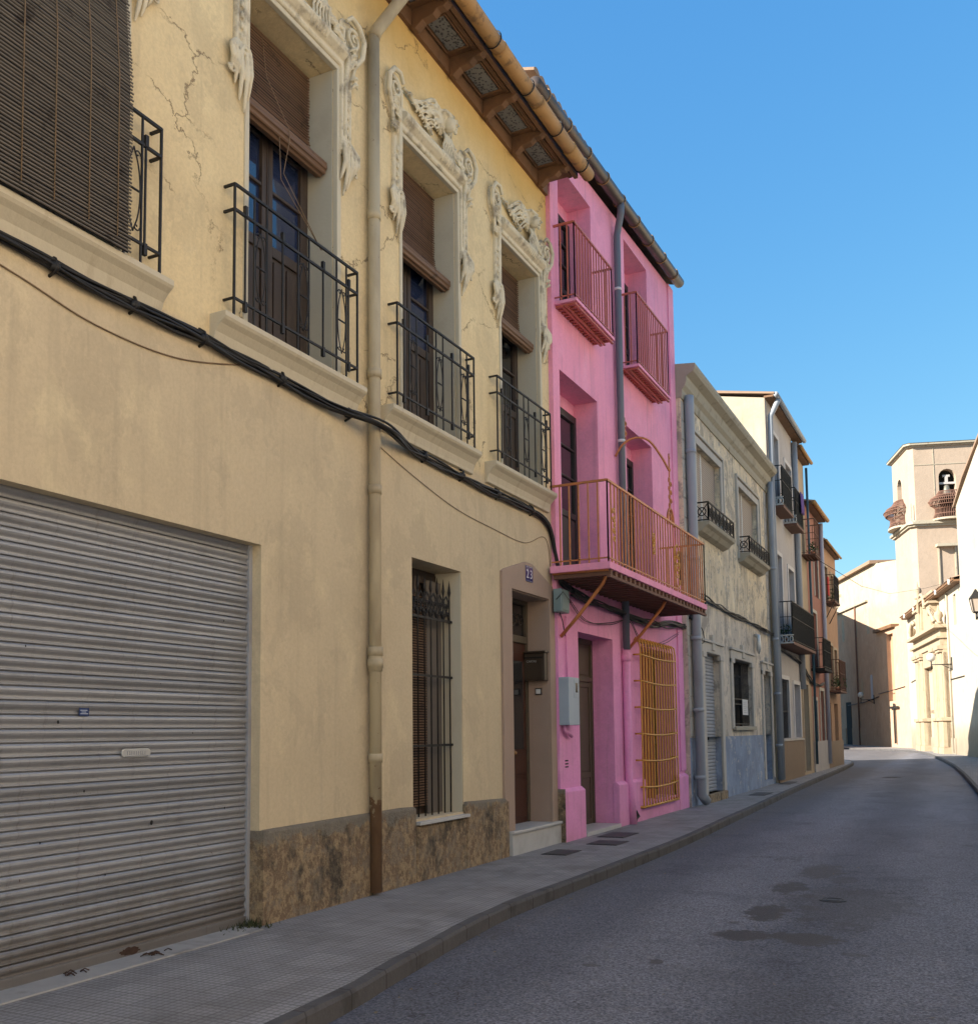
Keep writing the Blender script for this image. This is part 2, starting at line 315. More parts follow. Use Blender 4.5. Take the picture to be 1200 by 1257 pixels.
def paving():
    m, nt, N, L, b = newmat('ribbed_paving')
    p = pos(nt)
    tx = nt.nodes.new('ShaderNodeTexBrick'); tx.offset = 0; tx.squash = 1
    tx.inputs['Scale'].default_value = 1; tx.inputs['Brick Width'].default_value = .20; tx.inputs['Row Height'].default_value = .20
    tx.inputs['Mortar Size'].default_value = .006; tx.inputs['Mortar Smooth'].default_value = .3
    tx.inputs['Color1'].default_value = (.255, .25, .25, 1); tx.inputs['Color2'].default_value = (.33, .32, .315, 1); tx.inputs['Mortar'].default_value = (.19, .185, .175, 1)
    L.new(p, tx.inputs['Vector'])
    c = tx.outputs['Color']
    rb = nt.nodes.new('ShaderNodeTexBrick'); rb.offset = 0
    rb.inputs['Scale'].default_value = 1; rb.inputs['Brick Width'].default_value = .05; rb.inputs['Row Height'].default_value = .05; rb.inputs['Mortar Size'].default_value = .009; rb.inputs['Mortar Smooth'].default_value = .6
    L.new(p, rb.inputs['Vector'])
    c = mixc(nt, mth(nt, 'MULTIPLY', rb.outputs['Fac'], .55), c, (.12, .115, .115))
    c = mixc(nt, mth(nt, 'MULTIPLY', ramp(nt, noise(nt, p, 1.6, 7, .65), .42, .7), .45), c, (.10, .09, .08))
    c = mixc(nt, mth(nt, 'MULTIPLY', ramp(nt, noise(nt, pos(nt, (1, 1, 1)), 5, 6, .7), .55, .7), .3), c, (.29, .27, .24))
    L.new(c, b.inputs['Base Color']); b.inputs['Roughness'].default_value = .8
    h = mth(nt, 'SUBTRACT', mth(nt, 'MULTIPLY', noise(nt, p, 60, 3), .3), mth(nt, 'ADD', rb.outputs['Fac'], tx.outputs['Fac']))
    bump(nt, b, h, .5, .006)
    return m
M['paving'] = paving()
def kerb_mat():
    m, nt, N, L, b = newmat('kerb_stone')
    p = pos(nt); g = nt.nodes.new('ShaderNodeNewGeometry'); s = nt.nodes.new('ShaderNodeSeparateXYZ'); L.new(g.outputs['Position'], s.inputs[0])
    c = mixc(nt, noise(nt, p, 6, 6, .7), (.06, .058, .06), (.11, .105, .105))
    c = mixc(nt, mth(nt, 'MULTIPLY', ramp(nt, noise(nt, p, 3, 6, .65), .5, .65), .7), c, (.035, .032, .03))
    fr = mth(nt, 'FRACT', mth(nt, 'DIVIDE', s.outputs[1], .52))
    j = mth(nt, 'SUBTRACT', 1.0, ramp(nt, fr, .015, .035))
    seg = mth(nt, 'FLOOR', mth(nt, 'DIVIDE', s.outputs[1], .52))
    wn = nt.nodes.new('ShaderNodeTexWhiteNoise'); wn.noise_dimensions = '1D'; L.new(seg, wn.inputs['W'])
    c = mixc(nt, mth(nt, 'MULTIPLY', wn.outputs['Value'], .15), c, (.12, .115, .112))
    c = mixc(nt, mth(nt, 'MULTIPLY', j, .6), c, (.035, .032, .03)); L.new(c, b.inputs['Base Color']); b.inputs['Roughness'].default_value = .85
    bump(nt, b, mth(nt, 'SUBTRACT', noise(nt, p, 20, 5, .7), mth(nt, 'MULTIPLY', j, 2)), .6, .012)
    return m
M['kerb'] = kerb_mat()
M['ground'] = mat('ground_earth', (.22, .18, .13), .95, .2, 1)

# ------------------------------------------------------------------ mesh builder
class MB:
    def __init__(s): s.v = []; s.f = []; s.sm = []
    def add(s, vs, fs, smooth=False):
        o = len(s.v); s.v += [tuple(v) for v in vs]
        for f in fs: s.f.append([i + o for i in f]); s.sm.append(smooth)
    def box(s, x0, x1, y0, y1, z0, z1):
        v = [(x, y, z) for z in (z0, z1) for y in (y0, y1) for x in (x0, x1)]
        s.add(v, [(0, 2, 3, 1), (4, 5, 7, 6), (0, 1, 5, 4), (2, 6, 7, 3), (0, 4, 6, 2), (1, 3, 7, 5)])
    def quad(s, a, b, c, d): s.add([a, b, c, d], [(0, 1, 2, 3)])
    def tube(s, path, r, n=6, cap=True, smooth=True):
        P = [Vector(p) for p in path]; rings = []; vs = []
        rr = r if isinstance(r, (list, tuple)) else [r] * len(P)
        up = None
        for i, p in enumerate(P):
            if i == 0: t = P[1] - P[0]
            elif i == len(P) - 1: t = P[-1] - P[-2]
            else: t = (P[i + 1] - P[i]).normalized() + (P[i] - P[i - 1]).normalized()
            if t.length < 1e-9: t = Vector((0, 0, 1))
            t.normalize()
            if up is None:
                up = Vector((0, 0, 1)) if abs(t.z) < .9 else Vector((1, 0, 0))
            a = t.cross(up)
            if a.length < 1e-6: a = t.cross(Vector((0, 1, 0)))
            a.normalize(); b = a.cross(t); b.normalize(); up = b
            for k in range(n):
                q = 2 * math.pi * (k + .5) / n
                vs.append(p + (a * math.cos(q) + b * math.sin(q)) * rr[i])
        fs = []
        for i in range(len(P) - 1):
            for k in range(n):
                k2 = (k + 1) % n
                fs.append((i * n + k, i * n + k2, (i + 1) * n + k2, (i + 1) * n + k))
        if cap: fs += [tuple(range(n))[::-1], tuple((len(P) - 1) * n + k for k in range(n))]
        s.add(vs, fs, smooth)
    def bar(s, a, b, w=.012): s.tube([a, b], w * .7071, 4, True, False)
    def prism_y(s, prof, y0, y1, smooth=False, closed=True):
        n = len(prof); vs = [(x, y0, z) for x, z in prof] + [(x, y1, z) for x, z in prof]
        rng = range(n) if closed else range(n - 1)
        fs = [(i, (i + 1) % n, n + (i + 1) % n, n + i) for i in rng]
        if closed: fs += [tuple(range(n))[::-1], tuple(range(n, 2 * n))]
        s.add(vs, fs, smooth)
    def prism_x(s, poly, x0, x1):
        n = len(poly); vs = [(x0, y, z) for y, z in poly] + [(x1, y, z) for y, z in poly]
        fs = [(i, (i + 1) % n, n + (i + 1) % n, n + i) for i in range(n)] + [tuple(range(n))[::-1], tuple(range(n, 2 * n))]
        s.add(vs, fs)
    def prism_z(s, poly, z0, z1):
        n = len(poly); vs = [(x, y, z0) for x, y in poly] + [(x, y, z1) for x, y in poly]
        fs = [(i, (i + 1) % n, n + (i + 1) % n, n + i) for i in range(n)] + [tuple(range(n))[::-1], tuple(range(n, 2 * n))]
        s.add(vs, fs)
    def ball(s, c, r, nu=10, nv=7, sc_=(1, 1, 1)):
        vs = []; fs = []
        for j in range(nv + 1):
            th = math.pi * j / nv
            for i in range(nu):
                ph = 2 * math.pi * i / nu
                vs.append((c[0] + r * sc_[0] * math.sin(th) * math.cos(ph), c[1] + r * sc_[1] * math.sin(th) * math.sin(ph), c[2] + r * sc_[2] * math.cos(th)))
        for j in range(nv):
            for i in range(nu):
                i2 = (i + 1) % nu
                fs.append((j * nu + i, (j + 1) * nu + i, (j + 1) * nu + i2, j * nu + i2))
        s.add(vs, fs, True)
    def facade(s, x, y0, y1, z0, z1, holes, depth=.3, nx=1):
        """wall face at plane x with rectangular openings and their reveals (nx=+1 faces +X)"""
        ys = sorted(set([y0, y1] + [h[0] for h in holes] + [h[1] for h in holes]))
        zs = sorted(set([z0, z1] + [h[2] for h in holes] + [h[3] for h in holes]))
        for i in range(len(ys) - 1):
            for j in range(len(zs) - 1):
                cy = (ys[i] + ys[i + 1]) / 2; cz = (zs[j] + zs[j + 1]) / 2
                if any(h[0] < cy < h[1] and h[2] < cz < h[3] for h in holes): continue
                s.quad((x, ys[i], zs[j]), (x, ys[i + 1], zs[j]), (x, ys[i + 1], zs[j + 1]), (x, ys[i], zs[j + 1]))
        for h in holes:
            a, b, c, d = h[:4]; dd = h[4] if len(h) > 4 else depth; sp = h[5] if len(h) > 5 else 0
            xb = x - dd * nx
            s.quad((x, a, c), (x, a, d), (xb, a + sp, d), (xb, a + sp, c))
            s.quad((x, b, c), (xb, b - sp, c), (xb, b - sp, d), (x, b, d))
            s.quad((x, a, d), (x, b, d), (xb, b - sp, d), (xb, a + sp, d))
            s.quad((x, a, c), (xb, a + sp, c), (xb, b - sp, c), (x, b, c))
    def xform(s, mtx): s.v = [tuple(mtx @ Vector(v)) for v in s.v]
    def build(s, name, m, parent=None, bevel=0, label=None, kind=None, fix=True, rot=None):
        me = bpy.data.meshes.new(name)
        o0 = Vector((0, 0, 0))
        if parent is not None:
            p = parent
            while p is not None:
                o0 = o0 + Vector(p.location); p = p.parent
        me.from_pydata([tuple(Vector(v) - o0) for v in s.v], [], s.f); me.update()
        if fix:
            bm = bmesh.new(); bm.from_mesh(me); bmesh.ops.recalc_face_normals(bm, faces=bm.faces); bm.to_mesh(me); bm.free()
        me.polygons.foreach_set('use_smooth', s.sm)
        me.materials.append(m)
        o = bpy.data.objects.new(name, me); C.objects.link(o)
        if parent is not None: o.parent = parent
        if bevel:
            b = o.modifiers.new('bevel', 'BEVEL'); b.width = bevel; b.segments = 2; b.limit_method = 'ANGLE'; b.angle_limit = R(40)
        if label: o['label'] = label
        if kind: o['kind'] = kind
        return o

def thing(name, label, cat, loc=(0, 0, 0), group=None):
    o = bpy.data.objects.new(name, None); C.objects.link(o); o.location = loc; o.empty_display_size = .3
    o['label'] = label; o['category'] = cat
    if group: o['group'] = group
    return o
def tag(o, label, cat, group=None):
    o['label'] = label; o['category'] = cat
    if group: o['group'] = group
    return o
def textmesh(body, size, name, m, parent, loc, rotz=R(90), ext=.001, align='CENTER', sx=1):
    cu = bpy.data.curves.new(name, 'FONT'); cu.body = body; cu.size = size; cu.extrude = ext; cu.align_x = align
    t = bpy.data.objects.new(name + '_c', cu); C.objects.link(t)
    dg = bpy.context.evaluated_depsgraph_get()
    me = bpy.data.meshes.new_from_object(t.evaluated_get(dg)); bpy.data.objects.remove(t)
    mtx = Matrix.Translation(loc) @ Matrix.Rotation(rotz, 4, 'Z') @ Matrix.Rotation(R(90), 4, 'X') @ Matrix.Diagonal((sx, 1, 1, 1))
    off = Vector(parent.location) if parent.parent is None else Vector(parent.location) + Vector(parent.parent.location)
    me.transform(Matrix.Translation(-off) @ mtx)
    me.materials.append(m)
    o = bpy.data.objects.new(name, me); C.objects.link(o); o.parent = parent
    return o
# ------------------------------------------------------------------ ground, road, pavements
KERB_L = [(-3.25, -6), (-3.35, 0), (-3.5, 4.5), (-3.67, 6), (-3.87, 7.6), (-3.93, 9), (-3.9, 13.7), (-4.1, 19.5), (-4.4, 28), (-4.66, 37.9), (-4.85, 44), (-5.2, 49), (-6.2, 52.2), (-9, 54), (-22, 55.5)]
KERB_R = [(1.6, -6), (1.0, 4), (.55, 12), (.2, 20), (-.03, 27.7), (-.5, 38), (-1.07, 47.3), (-2.0, 58), (-3.0, 67), (-3.7, 70.5), (-5.2, 75), (-9, 81), (-16, 88), (-30, 95)]
def strip_mesh(name, outer, inner, z, m, label=None):
    mb = MB(); n = len(outer)
    vs = [(x, y, z) for x, y in outer] + [(x, y, z) for x, y in inner]
    mb.add(vs, [(i, i + 1, n + i + 1, n + i) for i in range(n - 1)])
    o = mb.build(name, m, kind='structure'); return o
def offset(poly, d):
    out = []
    for i, p in enumerate(poly):
        a = poly[max(0, i - 1)]; b = poly[min(len(poly) - 1, i + 1)]
        t = Vector((b[0] - a[0], b[1] - a[1])).normalized()
        out.append((p[0] - t.y * d, p[1] + t.x * d))
    return out
def smoothpoly(P, k=4):
    out = []
    for i in range(len(P) - 1):
        p0 = Vector(P[max(0, i - 1)]); p1 = Vector(P[i]); p2 = Vector(P[i + 1]); p3 = Vector(P[min(len(P) - 1, i + 2)])
        for j in range(k):
            t = j / k
            q = .5 * ((2 * p1) + (p2 - p0) * t + (2 * p0 - 5 * p1 + 4 * p2 - p3) * t * t + (3 * p1 - p0 - 3 * p2 + p3) * t ** 3)
            out.append(tuple(q))
    out.append(tuple(P[-1])); return out
KL = smoothpoly(KERB_L); KR = smoothpoly(KERB_R)
mb = MB(); mb.quad((-400, -200, -.16), (400, -200, -.16), (400, 600, -.16), (-400, 600, -.16)); mb.build('ground', M['ground'], kind='structure', fix=False)
mb = MB(); mb.quad((-60, -30, -.12), (30, -30, -.12), (30, 130, -.12), (-60, 130, -.12)); mb.build('road', M['asphalt'], kind='structure', fix=False)
KLi = offset(KL, .10); KRi = offset(KR, -.10)
def pavement(name, edge, far):
    n = len(edge)
    mb = MB(); mb.add([(x, y, 0) for x, y in edge] + [(x, y, 0) for x, y in far], [(i, i + 1, n + i + 1, n + i) for i in range(n - 1)])
    o = mb.build(name, M['paving'], kind='structure', fix=False)
    for p in o.data.polygons:
        if p.normal.z < 0: p.flip()
    return o
pavement('pavement', KLi, [(min(-8, x - 3) if y < 50 else x - 12, y if y < 50 else 49) for x, y in KLi])
pavement('pavement', KRi, [(x + 14 + (max(0, y - 70)) * .6, y + max(0, y - 70) * .6) for x, y in KRi])
def kerb(name, out, inn):
    mb = MB(); n = len(out)
    # rounded top edge: three strips
    prof = [(0, -.13), (0, -.02), (.12, .004), (1, .004)]
    vs = []
    for i in range(n):
        for t, z in prof: vs.append((out[i][0] + (inn[i][0] - out[i][0]) * t, out[i][1] + (inn[i][1] - out[i][1]) * t, z + (.004 * math.sin(i * 1.7))*(1 if t else 0)))
    fs = []
    for i in range(n - 1):
        for k in range(3): fs.append((i * 4 + k, i * 4 + k + 1, (i + 1) * 4 + k + 1, (i + 1) * 4 + k))
    mb.add(vs, fs); return mb.build(name, M['kerb'], kind='structure')
kerb('kerb', KL, KLi); kerb('kerb', KR, KRi)
# marble/cement threshold strip along the garage
mb = MB(); mb.box(-5.62, -5.30, 0.5, 6.50, -.05, .012); mb.build('threshold', mat('threshold_cement', (.34, .33, .31), .8, .2, 6, .4, 30, dirt=.7, dcol=(.15, .14, .13)), kind='structure', bevel=.004)

def cover(name, label, x, y, w, l, round_=False, z=.002, rot=0):
    mb = MB()
    if round_:
        pl = [(w * math.cos(a * math.pi / 12), w * math.sin(a * math.pi / 12)) for a in range(24)]
        mb.prism_z(pl, 0, .006)
        for r in (w * .8, w * .5): mb.tube([(r * math.cos(a * math.pi / 12), r * math.sin(a * math.pi / 12), .006) for a in range(25)], .006, 4)
    else:
        mb.box(-w / 2, w / 2, -l / 2, l / 2, 0, .006)
        mb.box(-w / 2 + .03, w / 2 - .03, -l / 2 + .03, l / 2 - .03, .006, .01)
    mb.xform(Matrix.Rotation(rot, 4, 'Z'))
    o = mb.build(name, M['grate']); o.location = (x, y, z); tag(o, label, 'cover')
    return o
cover('manhole_cover', 'small round iron cover set in the asphalt beside the dark stains', -1.35, 10.4, .13, .13, True, z=-.119)
cover('utility_cover', 'rectangular iron cover in the pavement below the marble doorstep', -4.95, 12.1, .35, .55)
cover('utility_cover', 'larger dark iron cover in the pavement in front of the pink plinth, nearer the kerb', -4.75, 13.35, .45, .55)
cover('utility_cover', 'narrow dark iron cover in the pavement in front of the pink doorway', -4.95, 14.4, .42, .75)
cover('utility_cover', 'iron cover in the pavement in front of the pale blue base', -4.75, 24.5, .4, 1.1)
cover('utility_cover', 'iron cover in the pavement below the brown tiled base of the grey house', -4.95, 29.6, .35, 1.4)
cover('manhole_cover', 'round iron cover far up the road near the bend', -2.6, 36, .32, .3, True, z=-.119)

# ------------------------------------------------------------------ reusable parts
def french_door(root, x, ya, yb, za, zb, glassm='glass', woodm='wood', panel=.38, bars=2, name='window'):
    """pair of glazed leaves with wooden bottom panels, facing +X"""
    mb = MB(); w = .06; t = .05
    mb.box(x - t, x + .02, ya, ya + w, za, zb); mb.box(x - t, x + .02, yb - w, yb, za, zb); mb.box(x - t, x + .02, ya + w, yb - w, zb - w, zb)
    gl = MB(); ym = (ya + yb) / 2; zp = za + (zb - za) * panel
    for a, b in ((ya + w, ym - .004), (ym + .004, yb - w)):
        s = .075
        mb.box(x - .03, x + .035, a, a + s, za, zb - w); mb.box(x - .03, x + .035, b - s, b, za, zb - w)
        mb.box(x - .03, x + .035, a + s, b - s, zb - w - s, zb - w); mb.box(x - .03, x + .035, a + s, b - s, zp - .05, zp + .05); mb.box(x - .03, x + .035, a + s, b - s, za, za + .12)
        mb.box(x - .02, x + .012, a + s, b - s, za + .12, zp - .05); 
        # raised panels
        ymid = (a + b) / 2
        mb.box(x + .012, x + .03, a + s + .03, ymid - .012, za + .16, zp - .09); mb.box(x + .012, x + .03, ymid + .012, b - s - .03, za + .16, zp - .09)
        for k in range(1, bars + 1):
            zz = zp + .05 + (zb - w - s - zp - .05) * (k / (bars + 1)) ** .9
            mb.box(x - .015, x + .028, a + s, b - s, zz - .014, zz + .014)
        mb.box(x - .0, x + .045, (b if b < ym else a) - .012, (b if b < ym else a) + .012, za, zb - w)
        gl.box(x - .012, x - .004, a + s, b - s, zp + .05, zb - w - s)
    f = mb.build(name, M[woodm], root, bevel=.004)
    gl.build('pane', M[glassm], f); return f

def blind(root, x0, ya, yb, path, matn, roll=None, pitch=.029, name='roller_blind', cords=()):
    """slatted blind following path [(x,z)...] top to bottom, optional roll (x,z,r)"""
    mb = MB(); seg = [(Vector(path[i]), Vector(path[i + 1])) for i in range(len(path) - 1)]
    L_ = sum((b - a).length for a, b in seg); n = int(L_ / pitch)
    rnd = random.Random(int(ya * 100))
    for i in range(n):
        d = (i + .5) * L_ / n
        for a, b in seg:
            l = (b - a).length
            if d <= l:
                p = a + (b - a) * (d / l); t = (b - a).normalized(); break
            d -= l
        nrm = Vector((-t.y, t.x)); h = pitch * .31
        j = rnd.uniform(-.0025, .0025); e0 = rnd.uniform(-.006, .006)
        q = [p - t * h + nrm * (j), p - t * h * .5 + nrm * (.007 + j), p + t * h * .5 + nrm * (.007 + j), p + t * h + nrm * j, p + t*h*.5 - nrm*.003, p - t*h*.5 - nrm*.003]
        mb.prism_y([(v.x, v.y) for v in q], ya + e0, yb + e0)
    o = mb.build(name, M[matn], root, fix=True)
    bk = MB(); bk.add([(p[0] - .012, y_, p[1]) for y_ in (ya + .01, yb - .01) for p in path], [(i, i + 1, len(path) + i + 1, len(path) + i) for i in range(len(path) - 1)]); bk.build('backing', M['dark'], o)
    if roll:
        rx, rz, r = roll; mb = MB()
        prof = []
        for k in range(40):
            a = 2 * math.pi * k / 40; rr = r * (1 + (.05 if (k // 2) % 2 else -.05)); prof.append((rx + rr * math.cos(a), rz + rr * math.sin(a)))
        mb.prism_y(prof, ya - .004, yb + .008)
        # spiral visible at the end
        sp = [(rx + r * .95 * (1 - t_ / 40) * math.cos(t_ * .55), yb + .010, rz + r * .95 * (1 - t_ / 40) * math.sin(t_ * .55)) for t_ in range(36)]
        mb.tube(sp, .005, 4)
        mb.build('roll', M[matn], o)
    cb = MB()
    for cpath in cords: cb.tube(cpath, .0045, 5)
    if cords: cb.build('cord', M['wire'], o)
    return o

def sq_bar(mb, a, b, w): mb.tube([a, b], w * .7071, 4, True, False)

def wrought_balcony(root, xw, xf, ya, yb, z0, z1, sill=True):
    """shallow juliet balcony of the yellow house: moulded sill + black railing"""
    if sill:
        mb = MB()
        prof = [(xw - .02, z0 - .005), (xf + .055, z0 - .005), (xf + .055, z0 - .05), (xf + .04, z0 - .07), (xf + .0, z0 - .10), (xw + .065, z0 - .16), (xw + .045, z0 - .23), (xw + .04, z0 - .27), (xw - .02, z0 - .29)]
        mb.prism_y(prof, ya - .16, yb + .10)
        s = mb.build('balcony_sill', M['sill'], root, bevel=.006)
    mb = MB(); w = .0175; zl = z0 + .17; zu = z1 - .22
    for z in (z1, zu, zl):
        ww = w * 1.15 if z != zl else w
        sq_bar(mb, (xf, ya, z), (xf, yb, z), ww * 1.1)
        for y in (ya, yb): sq_bar(mb, (xw - .02, y, z), (xf, y, z), ww)
    mb.box(xf - .012, xf + .012, ya, yb, z0, z0 + .018); 
    for y in (ya, yb): mb.box(xw, xf, y - .012, y + .012, z0, z0 + .018)
    W = yb - ya; pit = W / 10.0
    # layout: post, short bar, [pair with scrolls], short bar ...
    sq_bar(mb, (xf, ya, z0), (xf, ya, z1 + .01), w); sq_bar(mb, (xf, yb, z0), (xf, yb, z1 + .01), w)
    k = 3
    for c in range(k):
        yc = ya + W * (c + .5) / k + .03
        y1, y2 = yc - W * .045, yc + W * .045
        for y in (y1, y2): sq_bar(mb, (xf, y, z0), (xf, y, z1), w * .8)
        # scroll ornament between the pair: two mirrored lyre curves
        zc = (zl + zu) / 2; h = (zu - zl) * .42
        for sgn in (-1, 1):
            pts = []
            for i in range(25):
                t = -1 + 2 * i / 24
                pts.append((xf + .002, yc + sgn * (W * .036 * math.cos(t * math.pi * .5) ** .6 if abs(t) < 1 else 0) * (1 - .9 * abs(t) ** 6), zc + t * h))
            mb.tube(pts, .006, 5)
            for zz, d in ((zc + h * .86, 1), (zc - h * .86, -1)):
                cl = [(xf + .004, yc + sgn * W * (.018 + .018 * (1 - j / 14) * math.cos(j * .5)), zz + d * W * .018 * (1 - j / 14) * math.sin(j * .5)) for j in range(13)]
                mb.tube(cl, .006, 5)
        mb.tube([(xf + .004, yc - W * .03, zc), (xf + .004, yc + W * .03, zc)], .009, 5)
    for c in range(k + 1):
        yc = ya + W * c / k + .03
        if c == 0: yc = ya + W * .075
        if c == k: yc = yb - W * .085
        sq_bar(mb, (xf, yc, zl - .05), (xf, yc, zu + .05), w * .8)
        for zz in (zu + .04, zl - .03): mb.box(xf - .014, xf + .016, yc - .016, yc + .016, zz - .045, zz + .045)
    mb.build('balcony_railing', M['iron'], root)

def corbel_railing(root, xw, xf, ya, yb, z0, z1, matn, pitch=.12, belly=0, slab=None, slabmat=None, w=.018, mid=None, name='balcony', ribs=False, screen=None):
    """projecting balcony with slab, three-sided vertical-bar railing"""
    s = None
    mb = MB()
    th = slab or .08
    mb.box(xw - .02, xf, ya, yb, z0 - th, z0)
    s = mb.build(name, M[slabmat or matn], root, bevel=.005)
    if ribs:
        rb = MB(); n = max(4, int((yb - ya) / .11))
        for i in range(n):
            y = ya + .02 + (yb - ya - .04) * (i + .5) / n
            rb.box(xw, xf - .03, y - .02, y + .02, z0 - th - .03, z0 - th - .002)
        for x in (xw + .12, (xw + xf) / 2, xf - .04): rb.box(x - .02, x + .02, ya, yb, z0 - th - .05, z0 - th - .031)
        rb.build('underside_ribs', M['rustiron'] if matn != 'piron' else M['piron'], s)
    mb = MB()
    X = xf - .03
    segs = [((xw, ya + .02), (X, ya + .02)), ((X, ya + .02), (X, yb - .02)), ((X, yb - .02), (xw, yb - .02))]
    for (a, b) in segs:
        A = Vector((*a, 0)); B = Vector((*b, 0)); l = (B - A).length; n = max(2, int(round(l / pitch)))
        sq_bar(mb, (a[0], a[1], z1), (b[0], b[1], z1), w * 1.7); sq_bar(mb, (a[0], a[1], z0 + .06), (b[0], b[1], z0 + .06), w)
        if mid: sq_bar(mb, (a[0], a[1], mid), (b[0], b[1], mid), w)
        for i in range(n + 1):
            p = A + (B - A) * i / n
            if (p.x - xw) < .03: continue
            if belly:
                out = Vector((1, 0, 0)) if a[0] == b[0] else Vector((0, -1 if a[1] == ya + .02 else 1, 0))
                pts = [(p.x, p.y, z1)]
                for t in (.3, .5, .7, .85, 1):
                    q = p + out * belly * math.sin(t * math.pi) ** .8; pts.append((q.x, q.y, z1 + (z0 + .0 - z1) * t))
                mb.tube(pts, w * .55, 4)
            else:
                sq_bar(mb, (p.x, p.y, z0), (p.x, p.y, z1), w)
    rl = mb.build('railing', M[matn], s)
    if screen:
        mb = MB(); mb.box(X - .03, X - .022, ya + .05, yb - .05, z0 + .05, z1 - .05); mb.build('screen', M[screen], s)
    return s

# ------------------------------------------------------------------ YELLOW HOUSE
YX = -5.47
Y = thing('yellow_house', 'yellow and ochre two storey house with stucco window surrounds and a garage shutter', 'house', (YX, 6, 0))
WINS = [(3.69, 5.02), (6.42, 7.75), (8.99, 10.32), (11.54, 12.85)]
wz0, wz1 = 5.03, 8.30
mb = MB()
holes = [(2.3, 6.64, -.2, 3.24, .42), (9.18, 10.34, .66, 3.53, .40, .0), (11.72, 13.0, .0, 3.50, .5, 0)] + [(a, b, wz0, wz1, .38, 0) for a, b in WINS]
mb.facade(YX, -4, 13.2, -.2, 9.72, holes)
mb.quad((YX, -4, -.2), (YX, -4, 9.8), (-15, -4, 9.8), (-15, -4, -.2))
mb.quad((YX, 13.2, -.2), (-15, 13.2, -.2), (-15, 13.2, 9.8), (YX, 13.2, 9.72))
mb.add([(YX, 13.2, 9.72), (-10.2, 13.2, 11.3), (-15, 13.2, 9.7)], [(0, 1, 2)]); mb.add([(YX, -4, 9.72), (-10.2, -4, 11.3), (-15, -4, 9.7)], [(0, 1, 2)])
mb.quad((-15, -4, -.2), (-15, 13.2, -.2), (-15, 13.2, 9.8), (-15, -4, 9.8))
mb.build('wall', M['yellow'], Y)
mb = MB(); mb.box(-5.9, -5.86, 13.0, 13.2, 0, 3.6)
# roof
def tiled_roof(name, root, xe, ze, xr, zr, xb, zb, y0, y1, m='rooftile', pitch=.22, th=.10):
    mb = MB(); n = int((y1 - y0) / pitch); prof_n = 6; vs = []; cols = []
    ys = []
    for i in range(n):
        for k in range(prof_n):
            t = k / prof_n; ys.append((y0 + (i + t) * (y1 - y0) / n, abs(math.sin(t * math.pi)) * .055))
    ys.append((y1, 0))
    for (x, z) in ((xe, ze), (xr, zr), (xb, zb)):
        for y, h in ys: vs.append((x, y, z + h))
    L_ = len(ys); fs = []
    for r in range(2):
        for i in range(L_ - 1): fs.append((r * L_ + i, r * L_ + i + 1, (r + 1) * L_ + i + 1, (r + 1) * L_ + i))
    o = len(vs)
    vs += [(xe, y0, ze - th * .4), (xe, y1, ze - th * .4), (xr, y0, zr - th), (xr, y1, zr - th), (xb, y0, zb - th * .4), (xb, y1, zb - th * .4)]
    fs += [(o, o + 1, o + 3, o + 2), (o + 2, o + 3, o + 5, o + 4), (0, o, o + 2, L_), (L_, o + 2, o + 4, 2 * L_), (L_ - 1, 2 * L_ - 1, o + 3, o + 1), (2 * L_ - 1, 3 * L_ - 1, o + 5, o + 3)]
    fs += [tuple(range(L_)) + (o + 1, o)]
    mb.add(vs, fs); return mb.build(name, M[m], root)
tiled_roof('roof', Y, -4.90, 10.02, -10.2, 11.45, -15.2, 9.9, -4.2, 13.25)
# eave: wall plate, soffit, brackets, coloured panels
mb = MB(); mb.box(YX - .02, YX + .05, -4, 13.18, 9.70, 9.90); mb.box(YX, -4.93, -4, 13.18, 9.90, 9.93)
mb.box(-4.99, -4.93, -4, 13.18, 9.84, 9.97)
mb.box(-5.08, -5.02, -4, 13.18, 9.875, 9.90)
e = mb.build('eave_soffit', M['eavewood'], Y, bevel=.004)
for i in range(-10, 5):
    yb_ = 9.21 + .91 * i
    mb = MB()
    prof = [(YX + .05, 9.66), (YX + .10, 9.66), (YX + .20, 9.73), (-5.14, 9.75), (-5.08, 9.80), (-5.0, 9.80), (-4.94, 9.84), (-4.94, 9.90), (YX + .05, 9.90)]
    mb.prism_y(prof, yb_ - .055, yb_ + .055)
    mb.build('eave_bracket', M['eavewood'], Y, bevel=.008)
def panel_mat():
    m, nt, N, L, b = newmat('patterned_eave_tile')
    v = nt.nodes.new('ShaderNodeTexVoronoi'); v.inputs['Scale'].default_value = 26; L.new(pos(nt), v.inputs['Vector'])
    c = mixc(nt, ramp(nt, v.outputs['Distance'], .25, .5), (.03, .035, .045), (.18, .19, .19))
    L.new(c, b.inputs['Base Color']); b.inputs['Roughness'].default_value = .5
    return m
M['panel'] = panel_mat()
for i in range(-6, 4):
    y0 = 9.21 + .91 * i + .17; y1 = y0 + .91 - .34
    mb = MB(); mb.box(-5.36, -5.13, y0, y1, 9.885, 9.899); mb.build('eave_panel', M['panel'], Y)
    mb = MB(); x0, x1 = -5.38, -5.11
    mb.box(x0 - .02, x0, y0 - .02, y1 + .02, 9.87, 9.899); mb.box(x1, x1 + .02, y0 - .02, y1 + .02, 9.87, 9.899); mb.box(x0, x1, y0 - .02, y0, 9.87, 9.899); mb.box(x0, x1, y1, y1 + .02, 9.87, 9.899)
    mb.build('panel_frame', M['eavewood'], Y)
